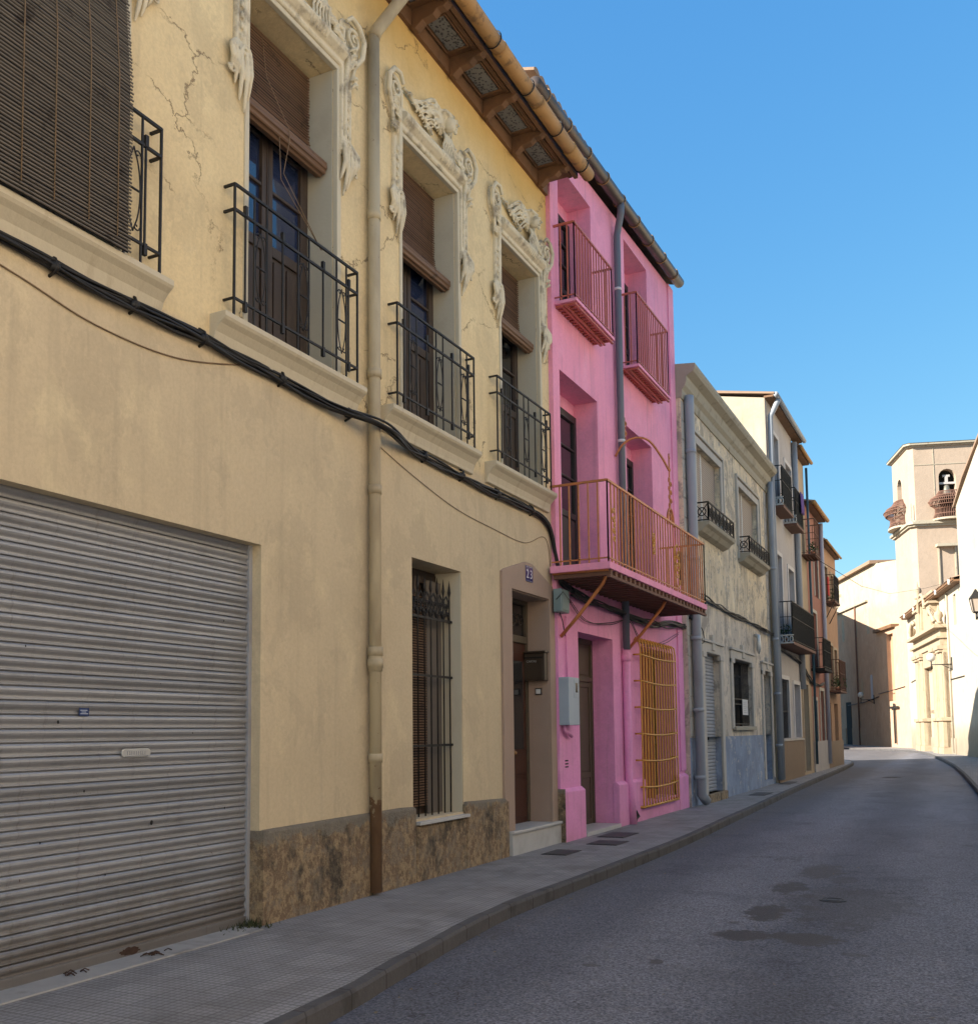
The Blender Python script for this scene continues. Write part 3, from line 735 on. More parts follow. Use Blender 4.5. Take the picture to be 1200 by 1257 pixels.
# clay gutter with joints and iron straps
mb = MB(); seg = 1.15; y = -3.6; gx, gz, gr = -4.80, 9.90, .098
k = 0
while y < 13.1:
    y2 = min(y + seg, 13.3)
    n = 14
    path = [(gx, y, gz), (gx, y + .12, gz), (gx, y2 - .02, gz)]
    mb.tube(path, [gr * 1.06, gr * 1.0, gr * .95], 16, True, True); y = y2
mb.build('gutter', M['clay'], Y)
for i in range(-9, 5):
    mb = MB(); yy = 9.05 + .98 * i
    mb.tube([(gx + gr * 1.12 * math.cos(a), yy, gz + gr * 1.12 * math.sin(a)) for a in [j * math.pi / 8 for j in range(17)]], .009, 5)
    mb.tube([(gx - gr * .9, yy, gz), (gx - .17, yy + .03, gz - .0), (-5.0, yy + .05, 9.88)], .009, 5)
    mb.build('gutter_strap', M['iron'], Y)
# drainpipe
mb = MB(); px_, py_ = -5.385, 8.31
mb.tube([(px_, py_, .03), (px_, py_, 9.0)], .062, 14)
mb.tube([(px_, py_, 8.98), (px_ + .02, py_ + .02, 9.06), (px_ + .42, py_ + .22, 9.66), (gx, py_ + .30, 9.84)], [.07, .066, .062, .06], 14)
for z, r in ((2.30, .080), (2.42, .079), (5.3, .074), (4.08, .071), (1.35, .072), (7.0, .071)): mb.tube([(px_, py_, z - .045), (px_, py_, z + .045)], r, 14)
mb.tube([(px_, py_, 2.22), (px_, py_, 2.44)], .0735, 14)
mb.build('drainpipe', M['ypipe'], Y)
# plinth
mb = MB(); PX = YX + .05
def plinth_piece(poly, x1=PX): mb.prism_x(poly, YX - .10, x1)
plinth_piece([(6.645, -.06), (9.18, -.06), (9.18, .80), (8.9, .81), (7.6, .80), (6.645, .79)])
plinth_piece([(9.18, -.06), (10.34, -.06), (10.34, .60), (9.18, .60)], PX + .001)
plinth_piece([(10.34, -.06), (11.52, -.06), (11.52, .70), (11.42, .745), (10.34, .775)])
for v in range(1): pass
o = mb.build('plinth', M['plinth'], Y, bevel=.03)
mb = MB(); mb.box(YX - .42, YX + .049, 6.634, 6.70, -.06, .786); mb.build('plinth_return', M['plinth'], Y)
# window sill marble
mb = MB(); mb.box(-5.86, PX + .035, 9.20, 10.36, .60, .635); mb.build('window_sill', M['marble'], Y, bevel=.005)
# doorstep
mb = MB(); mb.box(-5.96, PX + .03, 11.54, 13.19, -.05, .27); s_ = mb.build('doorstep', M['marble'], Y, bevel=.004)
mb = MB(); mb.box(-5.96, PX + .055, 11.53, 13.19, .272, .31); mb.build('step_slab', M['marble'], s_, bevel=.006)
# garage shutter
G = MB(); gxp = YX - .13; pit = .094; prof = []
z = .06
while z < 3.30:
    for dz, dx in ((0, -.014), (.001, .008), (.006, .011), (.011, .010), (.013, .004), (.026, .003), (.034, .007), (.048, .019), (.062, .024), (.076, .021), (.086, .012), (.0875, -.014)):
        prof.append((gxp + dx, z + dz))
    z += pit
G.prism_y(prof, 2.31, 6.6, smooth=False, closed=False)
g_ = G.build('garage_shutter', M['shutter'], Y, fix=True)
mb = MB(); mb.box(gxp - .02, gxp + .03, 2.31, 6.6, -.0, .075); mb.build('bottom_rail', M['shutter'], g_, bevel=.004)
mb = MB(); mb.box(gxp - .05, gxp + .035, 6.6, 6.64, 0, 3.26); mb.build('guide_rail', M['shutter2'], g_)
mb = MB()
pl = [(5.33 + .125 * math.cos(a) * (1 if abs(math.cos(a)) > .5 else 1), 1.465 + .030 * math.sin(a)) for a in [i * math.pi / 12 for i in range(24)]]
pl = [(5.36 + sx * .11 + .03 * math.cos(a), 1.475 + .032 * math.sin(a)) for sx, rng in ((1, range(-6, 7)), (-1, range(6, 19))) for a in [i * math.pi / 12 for i in rng]]
mb.prism_x(pl, gxp + .02, gxp + .034); lk = mb.build('lock_plate', M['silver'], g_, bevel=.004)
mb = MB()
for i in range(9): mb.box(gxp + .034, gxp + .037, 5.27 + i * .021, 5.276 + i * .021, 1.462, 1.488)
mb.tube([(gxp + .036, 5.25, 1.452), (gxp + .036, 5.47, 1.452)], .003, 4); mb.build('engraved_marks', M['shutter2'], lk)
# small sticker
mb = MB(); mb.box(gxp + .0235, gxp + .0255, 4.84, 4.925, 1.745, 1.80); st = mb.build('sticker', M['stickerblue'], g_); mb = MB()
for k_, (ya_, yb_) in enumerate(((4.85, 4.915), (4.86, 4.90), (4.85, 4.91))): mb.box(gxp + .0256, gxp + .0262, ya_, yb_, 1.757 + k_ * .012, 1.762 + k_ * .012)
mb.build('sticker_lines', M['stickerwhite'], st)
# holes, dents and rust patch
M['rustpatch'] = mat('rust_patch', (.05, .026, .016), .95, .5, 20, .8, 40)
mb = MB()
def blob(mb, x, cy, cz, ry, rz, n=14, seed=0):
    rnd = random.Random(seed); poly = [(cy + ry * math.cos(a) * rnd.uniform(.7, 1.1), cz + rz * math.sin(a) * rnd.uniform(.7, 1.15)) for a in [i * 2 * math.pi / n for i in range(n)]]
    mb.add([(x, y_, z_) for y_, z_ in poly], [tuple(range(n))])
blob(mb, gxp + .032, 5.33, .045, .10, .030, 30, 3)
mb.build('rust_patch', M['rustpatch'], g_)
mb = MB()
for (yy, zz, r_) in ((4.67, 1.70, .009), (5.53, .95, .014), (6.33, 1.0, .006), (5.1, .62, .006), (6.3, 2.55, .006), (4.9, 1.22, .007), (5.6, 2.0, .005), (5.95, 1.62, .006), (4.4, 2.2, .006), (4.55, .9, .006)):
    mb.ball((gxp + .022, yy, zz), r_, 8, 5, (.3, 1, 1.4))
mb.build('dent', M['dark'], g_)
# twig debris by the shutter
# upper french windows + blinds + balconies
for i, (a, b) in enumerate(WINS):
    french_door(Y, YX - .36, a + .02, b - .01, wz0, wz1 - .02, panel=.36, bars=3, glassm='glass' if i < 3 else 'glassdark')
    # painted grey reveal on the far side and cream inner trim
    mb = MB(); mb.box(YX - .355, YX - .045, b - .012, b + .001, wz0 + .01, wz1 - .002); mb.build('reveal', M['greyreveal'], Y)
    mb = MB(); mb.box(YX - .04, YX + .018, b - .004, b + .06, wz0, wz1 + .0); mb.box(YX - .04, YX + .018, a - .05, b + .06, wz1 - .004, wz1 + .05); mb.box(YX - .04, YX + .018, a - .05, a + .004, wz0, wz1); mb.build('window_trim', M['cream'], Y, bevel=.008)
bx = YX - .30
def cordset(y, ztop, rx, rz, r, yend, zend):
    return [[(bx + .01, y, ztop), (bx + .03, y + .05, (ztop + rz) / 2 + .1), (rx + r + .01, y + .14, rz + .03), (rx + r + .01, y + .15, rz - .05), (rx + .05, y + .12, rz - .4), (YX + .1, yend, zend)],
            [(rx + r * .6, y + .05, rz - .05), (rx + .02, y + .12, rz - .45), (YX + .1, yend + .01, zend)]]
blind(Y, bx, 6.45, 7.70, [(bx, 8.27), (bx, 7.60), (bx + .02, 7.45), (bx + .12, 7.33)], 'blind', (bx + .13, 7.27, .088), cords=cordset(6.95, 8.2, bx + .13, 7.27, .088, 7.36, 6.2))
blind(Y, bx, 9.02, 10.27, [(bx, 8.27), (bx, 7.48), (bx + .03, 7.30), (bx + .12, 7.18)], 'blind', (bx + .14, 7.12, .085))
blind(Y, bx, 11.57, 12.80, [(bx, 8.27), (bx, 7.6), (bx + .02, 7.45), (bx + .14, 7.3)], 'blind', (bx + .15, 7.22, .085))
blind(Y, bx, 3.55, 4.93, [(YX + .03, 8.27), (YX + .20, 6.32), (YX + .205, 5.05)], 'blindgrey', None, pitch=.027,
      cords=[[(YX + .03 + .01 + .17 * t, y, 8.27 - 1.95 * t) for t in (0, .5, 1)] + [(YX + .218, y, 5.12)] for y in (3.78, 4.02, 4.27, 4.55, 4.80)])
xr = YX + .115
wrought_balcony(Y, YX, xr, 3.50, 5.30, 5.06, 6.22)
wrought_balcony(Y, YX, xr, 6.13, 7.95, 5.06, 6.22)
wrought_balcony(Y, YX, xr, 8.71, 10.51, 5.06, 6.22)
wrought_balcony(Y, YX, xr, 11.17, 12.95, 5.06, 6.22)

# stucco surround (built once, remeshed so that lumps flow together)
def spiral(mb, x, y, z, r0, r1, turns, r, sgn=1, start=0, n=26):
    pts = []; rs = []
    for i in range(n):
        t = i / (n - 1); a = start + sgn * turns * 2 * math.pi * t; rr = r0 + (r1 - r0) * t
        pts.append((x + .02 * t, y + rr * math.cos(a), z + rr * math.sin(a))); rs.append(r * (1 - .45 * t))
    mb.tube(pts, rs, 7)
def make_surround(a, b, seed=1):
    rnd = random.Random(seed)
    mb = MB(); x = YX - .012; zt = wz1
    # lintel: stepped mouldings with a rounded main roll
    mb.prism_y([(x, zt + .045), (x + .045, zt + .045), (x + .06, zt + .06), (x + .06, zt + .10), (x + .085, zt + .115), (x + .125, zt + .15), (x + .14, zt + .19), (x + .125, zt + .225), (x + .075, zt + .245), (x + .06, zt + .26), (x + .06, zt + .285), (x + .035, zt + .30), (x + .03, zt + .34), (x, zt + .345)], a - .05, b + .06)
    def leaf(p, ang, ln, wd, out=.05, curl=.6, n=7):
        """tapered curling leaf made of three ribs"""
        for k in (-1, 0, 1):
            pts = []; rs = []
            for j in range(n):
                u = j / (n - 1); an = ang + k * .30 * math.sin(u * 2.6) + curl * u
                pts.append((p[0] + out * math.sin(u * math.pi) * (1.1 if k == 0 else .7), p[1] + ln * u * math.cos(an), p[2] + ln * u * math.sin(an)))
                rs.append(max(.004, wd * (math.sin(math.pi * (u * .8 + .15)) ** .8) * (.9 if k == 0 else .7)))
            mb.tube(pts, rs, 6)
    for s, y0 in ((-1, a - .02), (1, b + .03)):
        def yy(v): return y0 + s * v
        out = [(0, 7.42), (0, 8.84), (.05, 8.90), (.17, 8.92), (.29, 8.86), (.34, 8.74), (.33, 8.60), (.26, 8.48), (.20, 8.38), (.185, 8.2), (.185, 7.55), (.16, 7.45)]
        mb.prism_x([(yy(p[0]), p[1]) for p in out], x, x + .036)
        mb.tube([(x + .04, yy(.022), 7.46), (x + .045, yy(.022), 8.4), (x + .06, yy(.035), 8.78)], .019, 8)          # inner fillet
        mb.tube([(x + .045, yy(.075), 7.55), (x + .055, yy(.075), 8.2), (x + .07, yy(.10), 8.5)], [.022, .024, .028], 8)     # fluting
        mb.tube([(x + .04, yy(.165), 7.55), (x + .045, yy(.165), 8.22), (x + .06, yy(.23), 8.46), (x + .085, yy(.335), 8.62), (x + .10, yy(.345), 8.78), (x + .10, yy(.25), 8.90), (x + .10, yy(.12), 8.92), (x + .09, yy(.04), 8.84)], [.016, .018, .024, .03, .032, .03, .026, .02], 8)
        spiral(mb, x + .07, yy(.19), 8.72, .115, .02, 1.6, .024, s, 1.0 if s > 0 else 2.1, 34)
        spiral(mb, x + .07, yy(.12), 8.50, .055, .012, 1.4, .016, -s, .4, 24)
        for k in range(6): leaf((x + .06, yy(.12 + .02 * (k % 3)), 8.56 - k * .075), math.pi * (.5 if s > 0 else .5) + s * (-.5 + .25 * (k % 4)) , .13, .017, .045, -.7 * s)
        for k in range(5): mb.ball((x + .055, yy(.12), 7.66 + k * .10), .016, 7, 5, (1, 1, 2.2))
        # drapery tassel with separate folds, nothing solid behind
        for k, (o_, ln) in enumerate(((.015, .30), (.065, .44), (.125, .36), (.185, .24), (.235, .14))):
            mb.tube([(x + .035, yy(.05 + .028 * k), 7.62), (x + .075, yy(o_ * 1.1 + .01), 7.50), (x + .085, yy(o_ + .015), 7.44 - ln * .35), (x + .05, yy(o_ + .0), 7.44 - ln * .8), (x + .03, yy(o_ - .01), 7.44 - ln)], [.014, .024, .026, .018, .008], 7)
        spiral(mb, x + .075, yy(.085), 7.52, .062, .014, 1.4, .018, -s, 0, 24)
        spiral(mb, x + .07, yy(.20), 7.43, .055, .012, 1.4, .016, s, 1.5, 24)
        spiral(mb, x + .05, yy(.235), 7.30, .04, .01, 1.3, .013, -s, 2.5, 20)
    # head with flowing hair, right of the middle
    hy = a + (b - a) * .70; hz = zt + .64; W = b - a
    mb.ball((x + .13, hy + .02, hz - .01), .078, 14, 10, (1.0, .80, 1.2))
    mb.tube([(x + .19, hy + .055, hz + .03), (x + .232, hy + .07, hz - .022), (x + .20, hy + .06, hz - .035)], [.010, .017, .010], 6)
    mb.ball((x + .185, hy + .055, hz - .10), .026, 8, 6); mb.ball((x + .20, hy + .055, hz - .062), .018, 8, 6, (1, 1.3, .55))
    mb.ball((x + .175, hy + .10, hz - .03), .022, 8, 6); mb.tube([(x + .19, hy + .01, hz + .035), (x + .215, hy + .05, hz + .04), (x + .19, hy + .10, hz + .03)], .011, 6)
    for k in range(12):
        t = k / 11 - .5
        mb.tube([(x + .185 - abs(t) * .08, hy + .05 + t * .05, hz + .085), (x + .14, hy + t * .22, hz + .125 - abs(t) * .05), (x + .08, hy + t * .36 - .03, hz + .05), (x + .06, hy + t * .42 - .05, hz - .07), (x + .05, hy + t * .5 - .05, hz - .17)], [.014, .022, .023, .017, .009], 6)
    for k in range(20):
        t = k / 19; y1 = hy - .05 - rnd.random() * .08; z1_ = hz + .12 - t * .26
        y2 = a + W * (.14 + .26 * t); z2 = zt + .50 - t * .14 + rnd.uniform(-.03, .03)
        ph = rnd.random() * 6; pts = []; rs = []
        for j in range(12):
            u = j / 11; pts.append((x + .055 + .05 * math.sin(u * math.pi) + .018 * math.sin(u * 9 + ph), y1 + (y2 - y1) * u, z1_ + (z2 - z1_) * u + .03 * math.sin(u * 8 + ph) + .05 * math.sin(u * math.pi)))
            rs.append(.021 * (1 - .6 * u))
        mb.tube(pts, rs, 6)
    mb.ball((x + .02, hy - .24, hz - .02), .16, 12, 9, (.62, 1.5, .72))
    for k in range(6):
        mb.tube([(x + .09, hy - .05 + .03 * k, hz - .13), (x + .13, hy - .09 + .04 * k, hz - .24), (x + .12, hy - .13 + .05 * k, zt + .30), (x + .14, hy - .15 + .055 * k, zt + .18), (x + .10, hy - .15 + .05 * k, zt + .10)], [.015, .018, .015, .012, .006], 6)
    for k in range(9):
        u = k / 8; yy_ = hy + .07 + u * (b - hy - .03); zz = zt + .50 - .20 * u
        spiral(mb, x + .07, yy_, zz, .052 * (1 - .3 * u), .010, 1.4, .013, 1 if k % 2 else -1, rnd.random() * 6, 20)
        leaf((x + .05, yy_, zz - .03), rnd.uniform(.3, 2.4), .12, .013, .04, rnd.uniform(-.9, .9))
    for k in range(5):
        u = k / 4; leaf((x + .05, a + W * (.05 + .32 * u), zt + .50 - .12 * u), rnd.uniform(.1, 1.2), .13, .013, .035, -.8)
    mb.tube([(x + .045, a + .01, zt + .56), (x + .06, a + W * .22, zt + .50), (x + .05, a + W * .5, zt + .37)], [.018, .024, .014], 7)
    mb.tube([(x + .045, b + .04, zt + .46), (x + .06, b - W * .15, zt + .40), (x + .05, b - W * .32, zt + .35)], [.022, .02, .014], 7)
    o = mb.build('stucco_surround', M['stucco'], Y, fix=False)
    rm = o.modifiers.new('fuse', 'REMESH'); rm.mode = 'VOXEL'; rm.voxel_size = .007; rm.use_smooth_shade = True
    return o
for i, (a, b) in enumerate(WINS): make_surround(a, b, 3 + i)

# ground floor grille window
mb = MB(); mb.box(YX - .41, YX - .36, 9.18, 10.34, .63, 3.53); w_ = mb.build('window', M['wood'], Y)
french_door(Y, YX - .36, 9.2, 10.32, .64, 3.5, glassm='glassdark', panel=.3)
blind(Y, 0, 9.22, 9.95, [(YX - .27, 3.2), (YX - .27, .75)], 'blind', None, pitch=.03)
mb = MB(); mb.box(YX - .275, YX - .262, 9.95, 10.30, .64, 3.4); mb.build('curtain', M['cloth_grey'], Y)
mb = MB(); mb.box(YX - .355, YX - .01, 10.33, 10.341, .64, 3.52); mb.build('reveal', M['cream'], Y)
mb = MB(); gxx = YX - .13
n = 8
for i in range(n):
    y = 9.22 + (10.27 - 9.22) * i / (n - 1) + (.02 if i == 0 else 0)
    mb.tube([(gxx, y, .66), (gxx, y, 3.18), (gxx, y, 3.26)], [.010, .010, .010], 6)
    mb.tube([(gxx, y, 3.22), (gxx, y, 3.27), (gxx, y, 3.42)], [.010, .022, .002], 6)
    if i < n - 1:
        yc = y + .07
        for s in (-1, 1):
            spiral(mb, gxx, yc + s * .03, 3.10, .032, .008, 1.2, .009, s, 0, 14); spiral(mb, gxx, yc + s * .03, 3.00, .03, .008, 1.2, .009, -s, 3, 14)
            mb.tube([(gxx, yc + s * .06, 2.93), (gxx, yc + s * .01, 3.03), (gxx, yc + s * .055, 3.16), (gxx, yc, 3.22)], .009, 5)
for z in (2.92, 2.25, 1.45): mb.box(gxx - .006, gxx + .006, 9.19, 10.35 if z != 2.92 else 10.33, z - .014, z + .014)
mb.build('window_grille', M['iron'], Y)
# entrance: pointed stone surround, door, fanlight
mb = MB()
outl = [(11.42, .70), (11.42, 3.70), (11.5, 3.74), (12.18, 3.93), (12.4, 3.93), (13.12, 3.70), (13.195, 3.62), (13.195, .3), (13.0, .3), (13.0, 3.50), (11.72, 3.50), (11.72, .31), (11.53, .31), (11.53, .70)]
mb.prism_x(outl, YX - .01, YX + .035); mb.build('door_surround', M['surround'], Y, bevel=.006)
mb = MB(); mb.box(YX - .50, YX - .002, 12.99, 13.001, .31, 3.5); mb.box(YX - .5, YX - .002, 11.72, 13.0, 3.485, 3.499); mb.box(YX - .5, YX - .002, 11.719, 11.73, .31, 3.5); mb.build('door_reveal', M['surround'], Y)
xd = YX - .34
mb = MB(); mb.box(xd - .05, xd + .03, 11.73, 11.80, .31, 3.49); mb.box(xd - .05, xd + .03, 12.92, 12.99, .31, 3.49); mb.box(xd - .05, xd + .05, 11.8, 12.92, 2.86, 2.96); mb.box(xd - .05, xd + .03, 11.8, 12.92, 3.42, 3.49)
fr = mb.build('door_frame', M['greenwood'], Y, bevel=.004)
mb = MB(); mb.box(xd - .02, xd - .01, 11.8, 12.92, 2.96, 3.42); fl = mb.build('fanlight', M['glassdark'], Y)
mb = MB(); 
for i in range(4): spiral(mb, xd + .01, 11.95 + i * .27, 3.19, .11, .02, 1.5, .008, 1 if i % 2 else -1, 0, 20)
mb.build('fanlight_scroll', M['iron'], fl)
mb = MB(); mb.box(xd - .04, xd + .01, 11.8, 12.92, .31, 2.86)
for a, b in ((11.85, 12.33), (12.39, 12.87)):
    mb.box(xd + .01, xd + .025, a, b, .40, .95); mb.box(xd + .01, xd + .025, a, b, 1.0, 1.28)
    mb.box(xd + .01, xd + .022, a, a + .06, 1.35, 2.72); mb.box(xd + .01, xd + .022, b - .06, b, 1.35, 2.72); mb.box(xd + .01, xd + .022, a, b, 2.6, 2.72)
mb.box(xd + .01, xd + .03, 12.335, 12.385, .33, 2.85)
d_ = mb.build('door', M['redwood'], Y, bevel=.006)
mb = MB()
for a in (11.91, 12.45): mb.box(xd + .011, xd + .014, a, a + .36, 1.35, 2.6)
mb.build('door_pane', M['glassdark'], d_)
mb = MB(); mb.ball((xd + .05, 12.44, 1.3), .03); mb.build('handle', M['brass'], d_)
# house number tiles
nt_ = thing('house_number', 'blue and white glazed number tiles above the door with the rosy surround', 'number sign', (YX + .036, 12.28, 3.75))
mb = MB(); mb.box(YX + .0355, YX + .044, 12.16, 12.275, 3.66, 3.88); mb.box(YX + .0355, YX + .044, 12.279, 12.395, 3.66, 3.88); mb.build('tile', M['tileblue'], nt_)
textmesh('2', .17, 'digit', M['tilewhite'], nt_, (YX + .0445, 12.2175, 3.71)); textmesh('3', .17, 'digit', M['tilewhite'], nt_, (YX + .0445, 12.337, 3.71))
mb = MB()
for yy0 in (12.16, 12.279):
    for i in range(4):
        mb.box(YX + .044, YX + .0448, yy0 + .008 + i * .029, yy0 + .018 + i * .029, 3.865, 3.874); mb.box(YX + .044, YX + .0448, yy0 + .008 + i * .029, yy0 + .018 + i * .029, 3.666, 3.675)
mb.build('tile_pattern', M['tilewhite'], nt_)
# mailbox (on the far reveal, facing the street side) and doorbell
mx = thing('mailbox', 'dark brown metal mailbox hanging in the doorway above the doorbell', 'mailbox', (YX - .15, 12.98, 2.3))
mb = MB(); mb.box(YX - .36, YX + .0, 12.86, 12.985, 2.32, 2.72); mb.box(YX - .38, YX + .02, 12.84, 12.986, 2.72, 2.75); bb_ = mb.build('body', M['brownbox'], mx, bevel=.008)
mb = MB(); mb.box(YX - .33, YX - .03, 12.850, 12.859, 2.35, 2.62); mb.build('door', M['brownbox'], mx, bevel=.004)
mb = MB(); mb.box(YX - .33, YX - .03, 12.852, 12.859, 2.645, 2.665); mb.build('slot', M['dark'], mx)
o = textmesh('CARTAS', .042, 'lettering', M['silver'], mx, (YX - .2, 12.8485, 2.585), rotz=0)
db = thing('doorbell', 'small pale doorbell push in a dark frame under the mailbox', 'doorbell', (YX - .12, 12.98, 2.15))
mb = MB(); mb.box(YX - .20, YX - .10, 12.965, 12.988, 2.12, 2.22); mb.build('frame', M['brownbox'], db, bevel=.004)
mb = MB(); mb.box(YX - .185, YX - .115, 12.958, 12.966, 2.135, 2.205); mb.build('button', M['whitepl'], db, bevel=.003)

# ------------------------------------------------------------------ PINK HOUSE
PXW = -5.40
P = thing('pink_house', 'bright pink three storey house with orange ironwork balconies', 'house', (PXW, 16.6, 0))
mb = MB()
ph = [(14.02, 15.62, .04, 3.12, .50), (17.1, 19.3, .30, 3.12, .40), (13.46, 15.12, 4.05, 7.08, .52, .0), (16.62, 18.2, 4.05, 7.1, .52), (13.52, 14.98, 8.08, 10.40, .52), (16.74, 18.15, 8.15, 10.66, .52)]
mb.facade(PXW, 13.2, 20.0, -.2, 10.70, ph)
mb.quad((PXW, 13.2, 10.70), (PXW, 20, 10.70), (PXW, 20, 11.02), (PXW, 13.2, 10.72))
mb.quad((PXW, 13.2, -.2), (PXW, 13.2, 10.72), (-15, 13.2, 10.9), (-15, 13.2, -.2))
mb.quad((PXW, 20, -.2), (-15, 20, -.2), (-15, 20, 10.9), (PXW, 20, 11.02))
mb.quad((-15, 13.2, -.2), (-15, 20, -.2), (-15, 20, 10.9), (-15, 13.2, 10.9))
mb.add([(PXW, 13.2, 10.72), (-10, 13.2, 12.3), (-15, 13.2, 10.7)], [(0, 1, 2)]); mb.add([(PXW, 20, 11.02), (-10, 20, 12.3), (-15, 20, 10.7)], [(0, 1, 2)])
mb.build('wall', M['pink'], P)
mb = MB(); mb.box(PXW - .01, PXW + .03, 19.62, 19.99, .76, 11.0); mb.build('corner_strip', M['pink'], P)
tiled_roof('roof', P, -5.24, 11.14, -10, 12.5, -15.2, 11.0, 12.3, 20.0)
mb = MB(); mb.box(-5.9, -5.32, 12.25, 13.2, 10.55, 10.90); mb.build('eave_end', M['gable'], P)
# plinths
mb = MB()
def plp(y0, y1, zt=.76, x1=PXW + .075):
    mb.prism_y([(PXW - .05, -.06), (x1, -.06), (x1, zt - .05), (x1 - .06, zt), (PXW - .05, zt)], y0, y1)
mb = MB(); plp(13.21, 14.03); mb.build('plinth', M['pink'], P, bevel=.012)
mb = MB(); plp(15.61, 17.1, .74); mb.build('plinth', M['pink'], P, bevel=.012)
mb = MB(); plp(19.3, 19.99, .70); mb.build('plinth', M['pink'], P, bevel=.012)
mb = MB(); mb.box(PXW - .05, PXW + .075, 13.19, 13.21, -.06, .76); mb.build('plinth_side', M['plinth'], P)
mb = MB(); plp(17.1, 19.3, .26, PXW + .06); mb.build('plinth', M['pink'], P, bevel=.01)
mb = MB(); mb.box(PXW - .5, PXW + .09, 14.03, 15.61, -.05, .06); mb.build('doorstep', M['marble'], P, bevel=.005)
# doors and windows
def panel_door(root, x, ya, yb, za, zb, matn='greenwood', transom=.22):
    mb = MB(); mb.box(x - .05, x, ya, yb, za, zb); mb.box(x, x + .04, ya, ya + .07, za, zb); mb.box(x, x + .04, yb - .07, yb, za, zb); mb.box(x, x + .04, ya + .07, yb - .07, zb - .08, zb)
    zt = zb - (zb - za) * transom; mb.box(x, x + .045, ya + .07, yb - .07, zt - .04, zt + .04)
    ym = (ya + yb) / 2
    for a, b in ((ya + .07, ym), (ym, yb - .07)):
        mb.box(x, x + .02, a + .005, a + .08, za, zt - .04); mb.box(x, x + .02, b - .08, b - .005, za, zt - .04)
        for z0, z1 in ((za + .1, za + .75), (za + .88, zt - .16)): mb.box(x + .001, x + .014, a + .12, b - .12, z0, z1)
        for z0 in (za, za + .76, zt - .13): mb.box(x, x + .018, a + .08, b - .08, z0, z0 + .09)
        mb.box(x + .001, x + .012, a + .06, b - .06, zt + .08, zb - .14)
    d = mb.build('door', M[matn], root, bevel=.004)
    h = MB(); h.tube([(x + .03, ym + .05, za + 1.0), (x + .06, ym + .05, za + 1.0), (x + .06, ym + .05, za + 1.12)], .01, 6); h.build('handle', M['silver'], d)
    return d
panel_door(P, PXW - .40, 14.02, 15.62, .06, 3.12)
french_door(P, PXW - .40, 13.46, 15.12, 4.05, 6.85, 'glassdark', 'blackwood'); french_door(P, PXW - .40, 16.62, 18.2, 4.05, 6.85, 'glassdark', 'blackwood')
french_door(P, PXW - .40, 13.52, 14.98, 8.08, 10.15, 'glassdark', 'blackwood'); french_door(P, PXW - .40, 16.74, 18.15, 8.15, 10.4, 'glassdark', 'blackwood')
for (a, b, z0, z1, d) in ((13.46, 15.12, 6.85, 7.08, .42), (16.62, 18.2, 6.85, 7.1, .42), (13.52, 14.98, 10.15, 10.4, .42), (16.74, 18.15, 10.4, 10.66, .42)): mb = MB(); mb.box(PXW - d - .06, PXW - d, a, b, z0, z1); mb.build('lintel_fill', M['pink'], P)
french_door(P, PXW - .38, 17.1, 19.3, .30, 3.1, 'glassdark', 'blackwood', name='window')
mb = MB(); mb.box(PXW - .37, PXW - .12, 18.2, 18.24, .3, 3.1); mb.build('shutter_leaf', mat('salmon_shutter', (.48, .18, .13), .7, .1), P)
# bulging yellow grille
mb = MB(); gy0, gy1, gz0, gz1 = 16.74, 19.0, .24, 3.20; gxf = PXW + .13
n = 14
for i in range(n):
    y = gy0 + (gy1 - gy0) * i / (n - 1)
    mb.tube([(PXW + .02, y, gz1 - .0), (PXW + .05, y, gz1 + .05), (gxf - .02, y, gz1 - .0), (gxf, y, gz1 - .15), (gxf, y, gz0 + .1), (gxf, y, gz0)], .0155, 6)
for k in range(6):
    z = gz0 + (gz1 - gz0) * (k + .75) / 6.3
    pts = [(PXW, gy0, z), (gxf, gy0, z)] + [(gxf + .012, gy0 + (gy1 - gy0) * j / 10, z - .035 * math.sin(math.pi * j / 10)) for j in range(1, 10)] + [(gxf, gy1, z), (PXW, gy1, z)]
    mb.tube(pts, .016, 6)
for z in (gz0,): mb.tube([(PXW, gy0, z), (gxf, gy0, z), (gxf, gy1, z), (PXW, gy1, z)], .024, 6)
mb.tube([(PXW + .02, gy0, gz1), (PXW + .02, gy1, gz1)], .016, 6); mb.build('window_grille', M['yiron'], P)
# gutter + joints + pipe
mb = MB(); rj = MB()
def gp(t): return (-5.20, 12.2 + 7.7 * t, 10.82 + .27 * t)
n = 22
mb.tube([gp(i / 10) for i in range(11)], .105, 16)
mb.build('gutter', M['zinc'], P)
for i in range(9):
    c = Vector(gp((i + .4) / 9)); rj = MB()
    rj.tube([(c.x + .115 * math.cos(a), c.y, c.z + .115 * math.sin(a)) for a in [k * math.pi / 8 for k in range(17)]], .010, 5)
    rj.build('gutter_joint', M['brass'], P)
mb = MB(); mb.tube([(-5.17, 15.95, 10.9), (-5.19, 15.98, 10.72), (-5.28, 16.1, 10.55), (-5.31, 16.1, 10.4), (-5.31, 16.08, 8.0), (-5.31, 16.1, 2.98)], .062, 12)
mb.build('drainpipe', M['bpipe'], P)
mb = MB(); mb.tube([(-5.31, 16.08, 9.38), (-5.31, 16.08, 9.42)], .067, 12); mb.build('pipe_clip', M['whitepl'], P); mb = MB(); mb.tube([(-5.31, 16.08, 6.62), (-5.31, 16.08, 6.67)], .067, 12); mb.build('pipe_clip', M['whitepl'], P)
